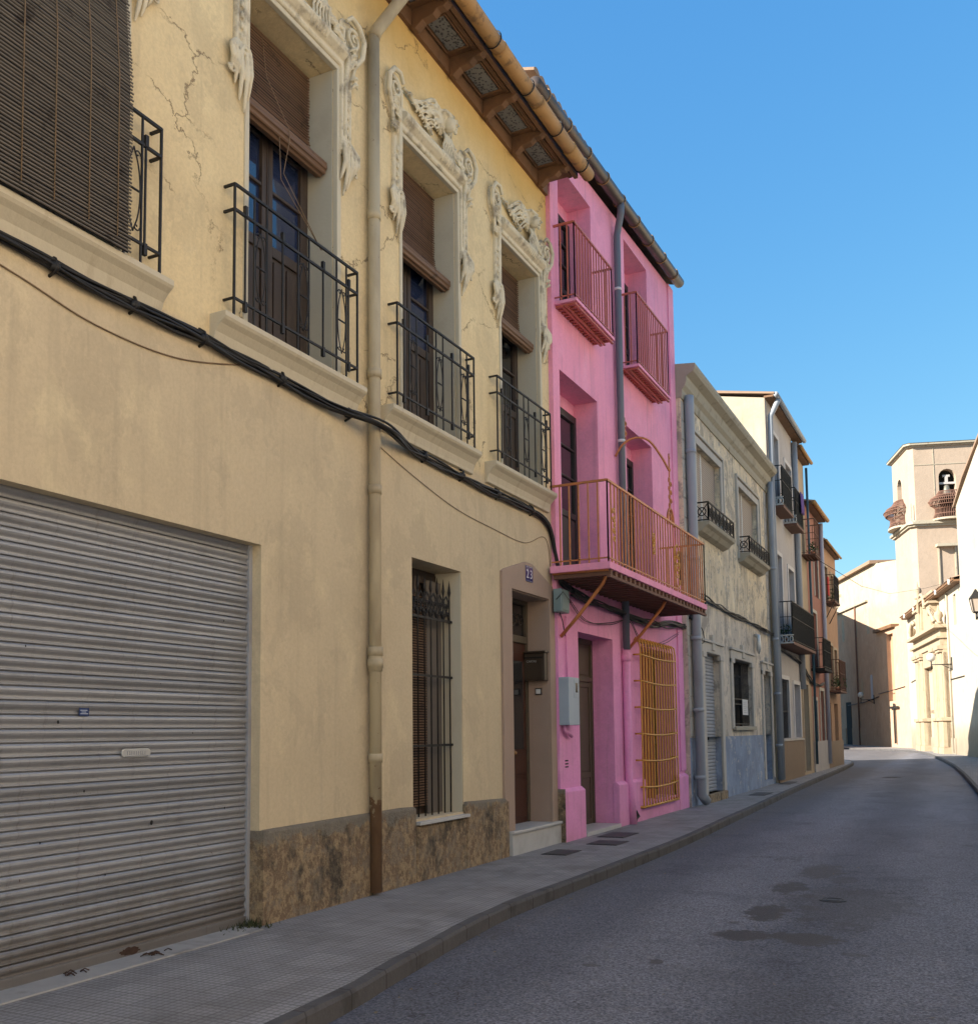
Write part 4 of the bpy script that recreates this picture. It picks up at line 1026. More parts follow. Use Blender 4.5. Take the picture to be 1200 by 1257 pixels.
mb = MB(); mb.tube([(-5.33, 16.12, 3.0), (-5.33, 16.12, .72), (-5.31, 16.14, .66), (-5.29, 16.16, .0)], .07, 12); mb.tube([(-5.33, 16.12, 2.78), (-5.33, 16.12, 2.92)], .082, 12); mb.build('lower_drainpipe', M['pink'], P)
# balconies (top small ones)
def pink_top_balcony(ya, yb, z0, z1):
    xf = PXW + .36
    corbel_railing(P, PXW, xf, ya, yb, z0, z1, 'piron', .12, slab=.05, slabmat='pink', w=.018, ribs=True)
pink_top_balcony(13.3, 15.05, 8.08, 9.27); pink_top_balcony(16.35, 18.38, 8.10, 9.42)
# big balcony
xb = -4.50
s = corbel_railing(P, PXW, xb, 13.0, 18.6, 3.98, 5.16, 'oiron', .155, slab=.10, slabmat='pink', w=.019, ribs=False)
mb = MB()
for i in range(26):
    y = 13.12 + i * .215
    mb.box(PXW, xb - .02, y - .04, y + .04, 3.80, 3.879)
mb.box(xb - .06, xb - .01, 13.02, 18.58, 3.76, 3.799)
mb.build('underside_ribs', M['rustiron'], s)
mb = MB(); mb.tube([(xb - .05, 13.06, 3.885), (PXW, 13.06, 3.885)], .03, 6)
for y0, yt in ((13.3, 13.15), (16.35, 16.3)):
    mb.tube([(PXW + .01, y0, 2.98), (PXW + .3, y0 + .0, 3.28), (xb - .22, y0, 3.72), (xb - .16, y0, 3.85)], .028, 6)
mb.build('balcony_strut', M['oiron'], s)
# ornaments on railing: little cartouches
mb = MB()
def cart(y, z, w, h):
    for q in range(5):
        spiral(mb, xb - .02, y, z - h / 2 + h * (q + .5) / 5, w * .5, .01, 1.3, .012, 1 if q % 2 else -1, q, 16)
cart(13.25, 4.55, .10, .5); cart(16.6, 4.45, .34, .6); cart(15.2, 4.6, .12, .3)
mb.build('railing_ornament', M['yiron'], s)
mb = MB(); mb.box(xb - .05, xb - .04, 16.85, 17.0, 4.15, 4.75); mb.build('meter_plate', M['dark'], s)
# hoop ornament: pulley arch standing over the balcony
mb = MB(); xo = -4.58
arch = [(PXW + .02, 15.95, 6.35), (PXW + .15, 15.97, 6.55), (-5.05, 16.05, 6.66), (-4.85, 16.2, 6.62), (-4.68, 16.35, 6.35), (xo, 16.45, 6.12), (xo, 16.5, 6.15)]
mb.tube(smoothpoly([Vector(p) for p in arch], 4), .02, 6)
mb.tube([(xo, 16.47, 6.42), (xo, 16.47, 6.0), (xo, 16.47, 5.15)], .013, 6)
for k in range(7): spiral(mb, xo, 16.47 + (.05 if k % 2 else -.05), 5.50 + k * .075, .055, .01, 1.3, .013, 1 if k % 2 else -1, 0, 14)
spiral(mb, xo, 16.45, 6.34, .05, .01, 1, .012, 1, 0, 12)
for k in range(4): spiral(mb, PXW + .12, 16.2 + (.03 if k % 2 else -.03), 6.72 + k * .09, .05, .01, 1.2, .012, 1 if k % 2 else -1, 0, 14)
mb.tube([(PXW + .12, 16.2, 6.58), (PXW + .12, 16.2, 7.1)], .01, 5)
mb.tube([(xo, 16.47 - .19 * math.cos(a), 5.14 + .30 * math.sin(a)) for a in [k * math.pi / 12 for k in range(13)]], .022, 6)
mb.tube([(xo, 16.47 - .13 * math.cos(a), 5.14 + .22 * math.sin(a)) for a in [k * math.pi / 12 for k in range(13)]], .010, 6)
for k in range(3): spiral(mb, xo, 16.47, 5.2 + k * .07, .04, .01, 1.2, .012, 1 if k % 2 else -1, 0, 14)
mb.build('pulley_arch', M['oiron'], s)
# vent grille
mb = MB()
for k in range(3): mb.box(PXW + .0005, PXW + .004, 13.40, 13.52, 1.06 + k * .045, 1.08 + k * .045)
mb.build('vent_slots', M['dark'], P)
# meter box & junction box
mt = thing('electricity_meter_box', 'pale blue grey meter cabinet with a small window on the pink wall', 'meter box', (PXW, 13.4, 1.7))
mb = MB(); mb.box(PXW, PXW + .16, 13.20, 13.62, 1.68, 2.38); mb.build('cabinet', M['bluepl'], mt, bevel=.01)
mb = MB(); mb.box(PXW + .16, PXW + .166, 13.40, 13.58, 2.08, 2.35); mb.build('lid', M['bluepl'], mt, bevel=.003)
mb = MB(); mb.box(PXW + .166, PXW + .168, 13.45, 13.54, 2.16, 2.30); mb.build('window', M['glassdark'], mt)
mb = MB(); mb.tube([(PXW + .04, 13.3, 1.68), (PXW + .05, 13.3, 1.6), (PXW + .05, 13.55, 1.52)], .03, 8); mb.build('conduit', M['pink'], mt); mb = MB(); mb.tube([(PXW + .03, 13.48, 2.38), (PXW + .03, 13.46, 3.3)], .014, 6); mb.build('conduit', M['pink'], mt)
jb = thing('junction_box', 'teal grey electrical box with wires at the corner of the pink house', 'electrical box', (PXW, 13.1, 3.3))
mb = MB(); mb.box(PXW + .0, PXW + .13, 13.05, 13.36, 3.32, 3.66); mb.build('box', M['teal'], jb, bevel=.012)
mb = MB(); mb.box(PXW + .13, PXW + .14, 13.07, 13.34, 3.35, 3.58); mb.build('lid', M['teal'], jb, bevel=.004)
mb = MB(); mb.tube([(PXW + .05, 13.05, 3.5), (PXW + .17, 13.02, 3.6), (PXW + .16, 13.35, 3.48), (PXW + .05, 13.4, 3.52)], .006, 5); mb.tube([(PXW + .06, 13.15, 3.32), (PXW + .08, 13.2, 3.2), (PXW + .03, 13.42, 3.0)], .008, 5); mb.build('wires', M['cable'], jb)

# ------------------------------------------------------------------ WHITE (weathered cream) HOUSE
WX = -5.28
Wt = thing('weathered_house', 'peeling cream house with pale blue base, stone cornice and stone balconettes', 'house', (WX, 24.7, 0))
mb = MB()
uh = [(21.1, 23.45, 6.0, 7.93, .16), (25.45, 27.95, 6.0, 7.93, .16), (21.28, 22.8, 1.42, 3.30, .22), (24.1, 26.4, 1.66, 3.33, .30), (27.95, 29.05, 1.42, 3.22, .35)]
mb.facade(WX, 20.0, 29.5, 1.42, 9.1, uh)
mb.quad((WX, 29.5, -.1), (-15, 29.5, -.1), (-15, 29.5, 9.2), (WX, 29.5, 9.2)); mb.quad((WX, 20.0, -.1), (-15, 20.0, -.1), (-15, 20.0, 9.2), (WX, 20.0, 9.2)); mb.quad((-15, 20, -.1), (-15, 29.5, -.1), (-15, 29.5, 9.2), (-15, 20, 9.2))
mb.build('wall', M['white'], Wt)
mb = MB(); mb.facade(WX, 20.0, 29.5, -.2, 1.42, [(21.28, 22.8, .18, 1.42, .22), (27.95, 29.05, .14, 1.42, .35)]); mb.box(WX, WX + .02, 22.85, 27.9, -.1, 1.40); mb.build('base', M['bluelow'], Wt)
mb = MB(); mb.prism_y([(WX - .1, 8.62), (WX + .03, 8.62), (WX + .05, 8.72), (WX + .05, 8.80), (WX + .12, 8.88), (WX + .15, 9.0), (WX + .15, 9.08), (WX + .30, 9.16), (WX + .34, 9.24), (WX + .34, 9.33), (WX - .3, 9.40)], 19.98, 29.6)
mb.build('cornice', M['stone'], Wt, bevel=.01)
mb = MB(); mb.quad((WX - .2, 20, 9.38), (WX - .2, 29.5, 9.38), (-15.2, 29.5, 9.2), (-15.2, 20, 9.2)); mb.build('roof', M['rooftile'], Wt)
mb = MB()
for y0 in (20.02, 29.05):
    for k in range(17): mb.box(WX - .01, WX + .018, y0, y0 + .40 + (0 if k % 2 else -.06), 1.45 + k * .42, 1.45 + k * .42 + .405)
mb.build('quoins', M['trimlight'], Wt, bevel=.008)
def trim(root, x, ya, yb, za, zb, w=.14, d=.05, matn='trimlight', sillz=True, cap=False, name='window_trim'):
    mb = MB(); mb.box(x - .02, x + d, ya - w, ya, za, zb + w); mb.box(x - .02, x + d, yb, yb + w, za, zb + w); mb.box(x - .02, x + d, ya, yb, zb, zb + w)
    if cap: mb.box(x - .02, x + d + .04, ya - w - .05, yb + w + .05, zb + w + .001, zb + w + .06)
    if cap:
        ym = (ya + yb) / 2; mb.box(x - .02, x + d + .03, ym - .12, ym + .12, zb + w * .3, zb + w + .2)
        mb.box(x - .02, x + d + .02, ya - w, ya + .12, zb - .12, zb); mb.box(x - .02, x + d + .02, yb - .12, yb + w, zb - .12, zb)
    return mb.build(name, M[matn], root, bevel=.01)
for a, b in ((21.1, 23.45), (25.45, 27.95)):
    trim(Wt, WX, a, b, 6.0, 7.93, .17, .04)
    trim(Wt, WX, a - .2, b + .2, 6.3, 8.15, .06, .06, name='outer_moulding')
    mb = MB(); ym = (a + b) / 2 - .25
    for y0, y1 in ((a + .03, ym - .03), (ym + .03, b - .03)):
        z = 6.0
        while z < 7.9:
            mb.prism_y([(WX - .13, z), (WX - .115, z + .008), (WX - .112, z + .04), (WX - .125, z + .05)], y0, y1, closed=True); z += .052
    r = mb.build('roller_shutter', M['rollpl'], Wt)
    mb = MB(); mb.box(WX - .15, WX - .10, ym - .03, ym + .03, 6.0, 7.93); mb.build('mullion', M['whitepl'], r)
    mb = MB(); mb.box(WX - .17, WX - .14, a, b, 6.0, 7.93); mb.build('backing', M['dark'], r)
    # balconette: stone tray + pierced panel
    mb = MB(); mb.prism_y([(WX, 5.88), (WX + .14, 5.93), (WX + .22, 6.02), (WX + .30, 6.06), (WX + .32, 6.14), (WX, 6.14)], a - .12, b + .12)
    bt = mb.build('balconette', M['stone'], Wt, bevel=.012)
    mb = MB(); xf = WX + .28; ya, yb = a - .08, b + .08; z0, z1 = 6.15, 6.56
    def rect(p, q, t=.022):
        (x0, y0), (x1, y1) = p, q
        sq_bar(mb, (x0, y0, z0 + .02), (x1, y1, z0 + .02), t); sq_bar(mb, (x0, y0, z1), (x1, y1, z1), t * 1.3)
        sq_bar(mb, (x0, y0, z0), (x0, y0, z1), t * 1.3); sq_bar(mb, (x1, y1, z0), (x1, y1, z1), t * 1.3)
        A = Vector((x0, y0, 0)); B = Vector((x1, y1, 0)); l = (B - A).length; n = max(1, round(l / .35))
        for i in range(n):
            P0 = A + (B - A) * i / n; P1 = A + (B - A) * (i + 1) / n; Mi = (P0 + P1) / 2
            if i: sq_bar(mb, (P0.x, P0.y, z0), (P0.x, P0.y, z1), t)
            sq_bar(mb, (P0.x, P0.y, z0 + .03), (P1.x, P1.y, z1 - .02), t * .8); sq_bar(mb, (P1.x, P1.y, z0 + .03), (P0.x, P0.y, z1 - .02), t * .8)
            d = (B - A).normalized()
            mb.tube([(Mi.x + d.x * .09 * math.cos(q), Mi.y + d.y * .09 * math.cos(q), (z0 + z1) / 2 + .09 * math.sin(q)) for q in [k * math.pi / 6 for k in range(13)]], .013, 5)
    rect((WX, ya), (xf, ya)); rect((xf, ya), (xf, yb)); rect((xf, yb), (WX, yb))
    mb.build('railing', M['iron'], bt)
# street level
G = MB(); prof = []; z = .18
while z < 3.25:
    for dz, dx in ((0, 0), (.02, .014), (.055, .014), (.07, 0), (.075, -.004)): prof.append((WX - .15 + dx, z + dz))
    z += .08
G.prism_y(prof, 21.28, 22.8, closed=False); G.build('door_shutter', M['shutter2'], Wt)
mb = MB(); mb.box(WX - .14, WX - .125, 22.0, 22.12, 1.35, 1.42); mb.build('shutter_lock', M['dark'], Wt)
mb = MB(); mb.box(WX - .3, WX + .1, 21.2, 22.9, -.05, .18); mb.build('doorstep', M['plinth'], Wt, bevel=.01)
trim(Wt, WX, 21.28, 22.8, .18, 3.30, .22, .05, cap=True, name='door_trim'); trim(Wt, WX, 24.1, 26.4, 1.6, 3.33, .2, .05, cap=True); trim(Wt, WX, 27.95, 29.05, .18, 3.22, .2, .05, cap=True, name='door_trim')
mb = MB(); mb.box(WX - .30, WX - .28, 24.1, 26.4, 1.66, 3.33); wn = mb.build('window', M['glassdark'], Wt)
mb = MB(); mb.box(WX - .28, WX - .25, 24.1, 26.4, 2.95, 3.0); mb.box(WX - .28, WX - .25, 24.1, 24.18, 1.66, 3.3); mb.box(WX - .28, WX - .25, 26.3, 26.4, 1.66, 3.3); mb.box(WX - .28, WX - .25, 25.2, 25.3, 1.66, 3.0); mb.build('frame', M['blackwood'], wn)
mb = MB(); 
for i in range(17): mb.tube([(WX - .08, 24.15 + i * .139, 1.7), (WX - .08, 24.15 + i * .139, 3.3)], .010, 5)
for z in (2.35, 2.22, 1.72): mb.box(WX - .09, WX - .07, 24.1, 26.4, z - .015, z + .015)
mb.build('window_grille', M['iron'], wn)
mb = MB(); mb.box(WX - .28, WX + .1, 24.0, 26.5, 1.56, 1.655); mb.build('window_sill', M['stone'], Wt, bevel=.01)
sg = thing('paper_notice', 'white paper notice hanging on the grille of the dark window', 'notice', (WX, 25.9, 1.9)); mb = MB(); mb.box(WX - .05, WX - .04, 25.45, 26.1, 1.95, 2.35); mb.build('sheet', M['whitepl'], sg)
mb = MB()
for k in range(6): mb.box(WX - .04, WX - .0385, 25.53, 26.0 - (k % 3) * .08, 2.01 + k * .05, 2.016 + k * .05)
mb.build('printed_lines', M['bpipe'], sg)
panel_door(Wt, WX - .33, 27.95, 29.05, .14, 3.22, 'blackwood')
# flaking paint scraps under the window
# pipes
def pipe(root, path, r, matn, joints=(), name='drainpipe'):
    mb = MB(); mb.tube(path, r, 12)
    for j in joints: mb.tube([(path[1][0], path[1][1], j - .04), (path[1][0], path[1][1], j + .04)], r * 1.18, 12)
    return mb.build(name, M[matn], root)
pipe(Wt, [(-5.16, 20.25, 8.72), (-5.16, 20.25, 8.5), (-5.14, 20.27, .25), (-5.1, 20.5, .1)], .105, 'gpipe', (7.5, 5.2, 3.5, 2.0, .6))
pipe(Wt, [(-5.12, 29.35, 8.9), (-5.12, 29.35, 8.0), (-5.10, 29.4, .1)], .085, 'gpipe', (6.3, 4.2, 2.6, 1.1))
lb = thing('wall_lantern', 'small grey fixture hanging on the cream wall under the cables', 'lamp', (WX, 27.0, 4.0)); mb = MB(); mb.tube([(WX, 27.0, 4.15), (WX + .12, 27.0, 4.1), (WX + .12, 27.0, 3.75), (WX + .12, 27.0, 3.62)], [.03, .07, .07, .02], 8); mb.build('fixture', M['silver'], lb)
# ------------------------------------------------------------------ FAR LEFT HOUSES
def house_shell(root, x, y0, y1, zt, holes, m, side=None, ridge=1.4, back=-15, gablemat=None, depth=.25):
    mb = MB(); mb.facade(x, y0, y1, -.2, zt, holes, depth)
    mb.build('wall', M[m], root)
    mb = MB(); xr = (x + back) / 2; e = .002
    for yy in (y0 + e, y1 - e):
        mb.add([(x, yy, -.2), (x, yy, zt), (xr, yy, zt + ridge), (back, yy, zt), (back, yy, -.2)], [(0, 1, 2, 3, 4)])
    mb.quad((back, y0, -.2), (back, y1, -.2), (back, y1, zt), (back, y0, zt))
    mb.build('side_wall', M[gablemat or m], root)
def eave(root, x, y0, y1, z, over, r=.07, matn='gpipe', rm='rooftile', ridge=1.4, back=-15, soffit='eavewood'):
    mb = MB(); mb.box(x - .02, x + over, y0, y1, z - .03, z + .03); mb.build('soffit', M[soffit], root)
    tiled_roof('roof', root, x + over + .03, z + .08, (x + back) / 2, z + ridge + .1, back, z + .05, y0 - .03, y1 + .03, rm, .25)
    mb = MB(); mb.tube([(x + over + .08, y0, z + .03), (x + over + .08, (y0 + y1) / 2, z + .02), (x + over + .08, y1, z + .03)], r, 12); mb.build('gutter', M[matn], root)
def plain_window(root, x, ya, yb, za, zb, matn='greywood', d=.2, name='window', leafs=2):
    mb = MB(); mb.box(x - d - .04, x - d, ya, yb, za, zb)
    w = (yb - ya) / leafs
    for i in range(leafs):
        a = ya + i * w; b = a + w
        mb.box(x - d, x - d + .03, a + .01, a + .07, za, zb); mb.box(x - d, x - d + .03, b - .07, b - .01, za, zb)
        for z in (za + .04, (za + zb) / 2, zb - .08): mb.box(x - d, x - d + .028, a + .07, b - .07, z - .03, z + .04)
    return mb.build(name, M[matn], root)

GX = -5.22
Gh = thing('grey_house', 'three storey lilac grey house with a sunlit cream gable and brown tiled base', 'house', (GX, 32, 0))
gholes = [(30.0, 31.5, 8.3, 10.75), (32.7, 33.9, 8.3, 10.35), (30.1, 31.4, 4.2, 6.95), (32.6, 33.7, 4.2, 6.8), (29.98, 31.9, 1.28, 3.1), (32.85, 34.05, 1.28, 3.02)]
house_shell(Gh, GX, 29.52, 34.3, 11.55, gholes, 'greyhouse', ridge=.95, gablemat='gable')
eave(Gh, GX, 29.52, 35.0, 11.58, .26, .075, 'gpipe', ridge=.95)
for h in gholes: trim(Gh, GX, h[0], h[1], h[2], h[3], .13, .03, 'trimwhite')
for h in gholes[:4]: plain_window(Gh, GX, *h[:4], matn='greywood')
wd = plain_window(Gh, GX, *gholes[4][:4], matn='blackwood'); plain_window(Gh, GX, *gholes[5][:4], matn='greywood')
mb = MB(); 
for i in range(14): mb.tube([(GX - .05, 30.02 + i * .14, 1.3), (GX - .05, 30.02 + i * .14, 3.05)], .009, 5)
mb.box(GX - .06, GX - .04, 29.98, 31.9, 2.1, 2.13); mb.build('window_grille', M['iron'], wd)
mb = MB(); mb.box(GX, GX + .05, 29.54, 34.28, -.1, 1.20); mb.build('tiled_base', M['browntile'], Gh); mb = MB(); mb.box(GX, GX + .08, 29.54, 34.28, 1.202, 1.25); mb.build('base_ledge', M['trimlight'], Gh)
pipe(Gh, [(-4.85, 29.75, 11.5), (-4.95, 29.75, 11.3), (-5.1, 29.72, 11.0), (-5.12, 29.72, 9.0), (-5.12, 29.72, .1)], .08, 'gpipe', (), 'drainpipe')
pipe(Gh, [(GX + .1, 34.25, 11.4), (GX + .1, 34.25, 8), (GX + .1, 34.25, 2.9)], .10, 'gpipe', ())
def iron_balcony(root, x, xf, ya, yb, z0, z1, **k):
    s = corbel_railing(root, x, xf, ya, yb, z0, z1, 'iron', .13, slab=.09, slabmat=k.pop('slabm', 'rustiron'), w=.016, mid=z0 + (z1 - z0) * .62, **k)
    return s
def side_scrolls(s, x, xf, ya, z0):
    mb = MB()
    for k in range(4):
        c = x + (xf - x) * (k + .5) / 4
        mb.tube([(c + .045 * math.cos(a), ya - .0, z0 + .12 + .09 * math.sin(a)) for a in [q * math.pi / 5 for q in range(11)]], .016, 5)
    mb.box(x, xf, ya - .012, ya + .012, z0 + .0, z0 + .03); mb.box(x, xf, ya - .012, ya + .012, z0 + .23, z0 + .26)
    mb.build('scroll_panel', M['silver'], s)
s = iron_balcony(Gh, GX, -4.82, 29.8, 31.6, 8.3, 9.5, screen='fabric_dark'); side_scrolls(s, GX, -4.82, 29.79, 8.28)
s = iron_balcony(Gh, GX, -4.82, 32.2, 33.7, 8.2, 9.35, screen='fabric_dark'); side_scrolls(s, GX, -4.82, 32.19, 8.18)
s = iron_balcony(Gh, GX, -4.66, 29.75, 34.2, 4.15, 5.35, screen='fabric_dark'); side_scrolls(s, GX, -4.66, 29.74, 4.1)
def pot(x, y, z, label, h=.35, seed=1):
    t = thing('potted_plant', label, 'potted plant', (x, y, z)); rnd = random.Random(seed)
    mb = MB(); mb.tube([(x, y, z), (x, y, z + .12)], [.06, .085], 10); mb.build('pot', M['terracotta'], t)
    mb = MB()
    for i in range(90):
        a = rnd.uniform(0, 6.28); e = rnd.uniform(.1, 1.4); r = h * rnd.uniform(.4, 1)
        p = Vector((x + r * .6 * math.cos(a) * math.cos(e), y + r * .6 * math.sin(a) * math.cos(e), z + .12 + r * math.sin(e)))
        d = Vector((rnd.uniform(-1, 1), rnd.uniform(-1, 1), rnd.uniform(-.4, 1))).normalized() * .05; q = d.cross(Vector((rnd.uniform(-1, 1), 1, rnd.uniform(-1, 1)))).normalized() * .018
        mb.add([p - d, p + q, p + d, p - q], [(0, 1, 2, 3)])
    mb.build('foliage', M['leaf'], t); return t
pot(-4.95, 30.1, 4.16, 'potted plant standing inside the near end of the long black balcony', .45, 2)
pot(-4.9, 36.1, 7.76, 'potted plant on the high balcony with the gridded floor', .35, 4)
pc = thing('purple_cloth', 'purple cloth hung over the rail of the second top balcony of the grey house', 'cloth', (-4.8, 33.2, 9.0))
mb = MB(); n = 12
vs = []; 
for i in range(n + 1):
    for k in range(5): vs.append((-4.80 + .025 * math.sin(i * 1.1 + k * .3), 33.0 + .6 * i / n, 9.36 - .17 * k))
mb.add(vs, [(i * 5 + k, i * 5 + k + 1, (i + 1) * 5 + k + 1, (i + 1) * 5 + k) for i in range(n) for k in range(4)], True)
cl = mb.build('fabric', M['purple'], pc); so = cl.modifiers.new('t', 'SOLIDIFY'); so.thickness = .01

TX = -5.22
Th = thing('tan_house', 'narrow tan house with a petrol blue door between the grey and the red house', 'house', (TX, 35.5, 0))
th = [(34.7, 35.9, .1, 3.1), (35.9, 36.5, 7.75, 9.8), (34.9, 35.6, 9.2, 10.3)]
house_shell(Th, TX, 34.3, 36.8, 11.2, th, 'tan', ridge=.9)
eave(Th, TX, 34.35, 36.85, 11.25, .22, .06, 'clay', ridge=.9)
panel_door(Th, TX - .2, 34.7, 35.9, .1, 3.1, 'bluedoor'); plain_window(Th, TX, *th[1][:4], matn='wood', leafs=1); plain_window(Th, TX, *th[2][:4], matn='trimlight', leafs=1)
trim(Th, TX, 34.7, 35.9, .1, 3.1, .12, .03, 'tan', name='door_trim')
pipe(Th, [(TX + .12, 36.75, 11.1), (TX + .12, 36.75, 8), (TX + .12, 36.7, .3)], .045, 'bluedoor')
corbel_railing(Th, TX, -4.74, 35.75, 37.0, 7.75, 9.0, 'rustiron', .2, slab=.05, slabmat='rustiron', w=.018, mid=8.5, ribs=True)

Rh = thing('red_house', 'brick red plastered house with a long screened black balcony', 'house', (TX, 38.6, 0))
rh = [(37.6, 38.7, 3.78, 5.9), (38.9, 39.9, .4, 3.0), (37.1, 38.0, .3, 2.6), (38.6, 39.6, 6.6, 8.4)]
house_shell(Rh, TX, 36.8, 40.5, 9.75, rh, 'red', ridge=1.0, gablemat='gable')
eave(Rh, TX, 36.8, 40.5, 9.8, .26, .08, 'clay', ridge=1.0)
plain_window(Rh, TX, *rh[0][:4], matn='trimlight'); plain_window(Rh, TX, *rh[1][:4], matn='blackwood', leafs=1, name='door'); plain_window(Rh, TX, *rh[2][:4], matn='greenwood', leafs=1, name='door'); plain_window(Rh, TX, *rh[3][:4], matn='greenwood')
for h in rh: trim(Rh, TX, *h[:4], .13, .03, 'trimlight')
pipe(Rh, [(TX + .1, 40.3, 9.7), (TX + .1, 40.3, 6), (TX + .1, 40.3, .2)], .08, 'greywood')
mb = MB(); mb.box(TX, TX + .05, 36.82, 40.48, -.1, 1.1); mb.build('stone_base', M['greyhouse'], Rh)
corbel_railing(Rh, TX, -4.74, 36.9, 39.0, 3.75, 4.85, 'iron', .14, slab=.09, slabmat='dark', w=.016, mid=4.4, screen='fabric_dark')

Oh = thing('orange_house', 'faded orange corner house at the end of the row with flower filled balconies', 'house', (TX, 43, 0))
oh = [(41.3, 42.4, 6.7, 8.2), (43.4, 44.3, 6.7, 8.1), (41.9, 43.2, 3.1, 5.0), (43.6, 44.5, 3.1, 4.9), (41.0, 42.0, .2, 2.6), (43.0, 44.2, .9, 2.6)]
house_shell(Oh, TX, 40.5, 45.3, 9.0, oh, 'orange', ridge=1.0, gablemat='gable')
eave(Oh, TX, 40.5, 45.3, 9.03, .18, .05, 'clay', ridge=1.0)
for h in oh: plain_window(Oh, TX, *h[:4], matn='greenwood')
for h in oh[:4]: trim(Oh, TX, *h[:4], .12, .03, 'tan')
mb = MB(); mb.box(TX, TX + .05, 40.52, 45.28, -.1, 1.05); mb.build('stone_base', M['browntile'], Oh)
s = corbel_railing(Oh, TX, -4.78, 41.1, 42.7, 6.7, 7.75, 'iron', .16, slab=.08, slabmat='rustiron', w=.016, mid=7.35)
mb = MB(); mb.tube([(TX, 41.2, 5.9), (-4.85, 41.2, 6.6)], .02, 5); mb.tube([(TX, 42.6, 5.9), (-4.85, 42.6, 6.6)], .02, 5); mb.build('strut', M['iron'], s)
corbel_railing(Oh, TX, -4.78, 41.7, 43.9, 3.1, 4.35, 'rustiron', .15, slab=.08, slabmat='rustiron', w=.018, mid=3.8)
for i, (y, z, lab) in enumerate(((41.9, 3.12, 'bushy potted plant at the near end of the lowest corner house balcony'), (42.8, 3.12, 'bushy potted plant in the middle of the lowest corner house balcony'), (43.6, 3.12, 'bushy potted plant at the far end of the lowest corner house balcony'), (42.2, 6.72, 'potted plant on the upper balcony of the orange corner house'))): pot(-4.95, y, z, lab, .5, 10 + i)
rc = thing('red_cloth', 'red cloth hanging on the upper balcony of the orange corner house', 'cloth', (-5.0, 41.3, 7.5)); mb = MB(); mb.box(-5.08, -5.05, 41.25, 41.7, 6.95, 7.7); mb.build('fabric', M['redcloth'], rc)

# block across the side street (its shadow falls on the church wing)
Bh = thing('corner_block', 'pale apartment block across the side street behind the row', 'building', (-20, 82, 0))
mb = MB(); mb.facade(-14.1, 75.7, 96, -.2, 14.2, [(78 + 3 * i, 79.2 + 3 * i, z, z + 1.6, .2) for i in range(5) for z in (1.2, 4.6, 8.0)])
mb.quad((-14.1, 75.7, -.2), (-30, 75.7, -.2), (-30, 75.7, 14.2), (-14.1, 75.7, 14.2)); mb.quad((-14.1, 96, -.2), (-30, 96, -.2), (-30, 96, 14.2), (-14.1, 96, 14.2)); mb.quad((-30, 75.7, -.2), (-30, 96, -.2), (-30, 96, 14.2), (-30, 75.7, 14.2))
mb.build('wall', M['church'], Bh)
mb = MB(); mb.box(-30.2, -13.9, 75.5, 96.2, 14.2, 14.4); mb.build('roof', M['rooftile'], Bh)
mb = MB()
for i in range(5):
    for z in (1.2, 4.6, 8.0): mb.box(-14.4, -14.3, 78 + 3 * i, 79.2 + 3 * i, z, z + 1.6)
mb.build('window', M['glassdark'], Bh)

# ------------------------------------------------------------------ houses on the sunny side (their lit fronts light the street)
def sunny_house(y0, y1, x, h, m, label):
    t = thing('opposite_house', label, 'house', (x, (y0 + y1) / 2, 0))
    n = max(2, int((y1 - y0) / 3)); w = (y1 - y0) / n; holes = []
    for i in range(n):
        c = y0 + w * (i + .5)
        holes += [(c - .55, c + .55, .05 if i % 2 else 1.0, 2.9, .25), (c - .5, c + .5, 4.3, 6.7, .25)]
        if h > 9: holes += [(c - .5, c + .5, 7.9, 9.8, .25)]
    mb = MB(); mb.facade(x, y0, y1, -.2, h, holes, .25, nx=-1); mb.build('wall', M[m], t)
    mb = MB()
    for yy in (y0 + .002, y1 - .002): mb.add([(x, yy, -.2), (x, yy, h), (x + 5, yy, h + 1.5), (x + 10, yy, h), (x + 10, yy, -.2)], [(0, 1, 2, 3, 4)])
    mb.quad((x + 10, y0, -.2), (x + 10, y1, -.2), (x + 10, y1, h), (x + 10, y0, h)); mb.build('side_wall', M[m], t)
    mb = MB(); mb.add([(x - .4, y0, h - .05), (x + 5, y0, h + 1.55), (x + 10.3, y0, h), (x - .4, y1, h - .05), (x + 5, y1, h + 1.55), (x + 10.3, y1, h)], [(0, 1, 4, 3), (1, 2, 5, 4)])
    r = mb.build('roof', M['rooftile'], t); q = r.modifiers.new('t', 'SOLIDIFY'); q.thickness = .12
    for hh in holes:
        mb = MB(); mb.box(x + .22, x + .26, hh[0], hh[1], hh[2], hh[3]); wv = mb.build('window' if hh[2] > .5 else 'door', M['wood'], t)
        mb = MB(); mb.box(x + .21, x + .218, hh[0] + .12, hh[1] - .12, hh[2] + .9, hh[3] - .15); mb.build('pane', M['glassdark'], wv)
        mb = MB(); mb.box(x - .04, x + .02, hh[0] - .12, hh[0], hh[2], hh[3] + .12); mb.box(x - .04, x + .02, hh[1], hh[1] + .12, hh[2], hh[3] + .12); mb.box(x - .04, x + .02, hh[0], hh[1], hh[3], hh[3] + .12); mb.build('window_trim', M['trimwhite'], t)
sunny_house(-14, -2, 3.2, 9.6, 'sunnya', 'warm cream house on the sunny side of the street, behind the camera')
sunny_house(-2, 9, 3.0, 10.6, 'sunnyb', 'tall peach house on the sunny side of the street, right beside the camera')
sunny_house(9, 20, 2.9, 9.8, 'sunnya', 'warm cream house on the sunny side of the street, ahead of the tall peach one')

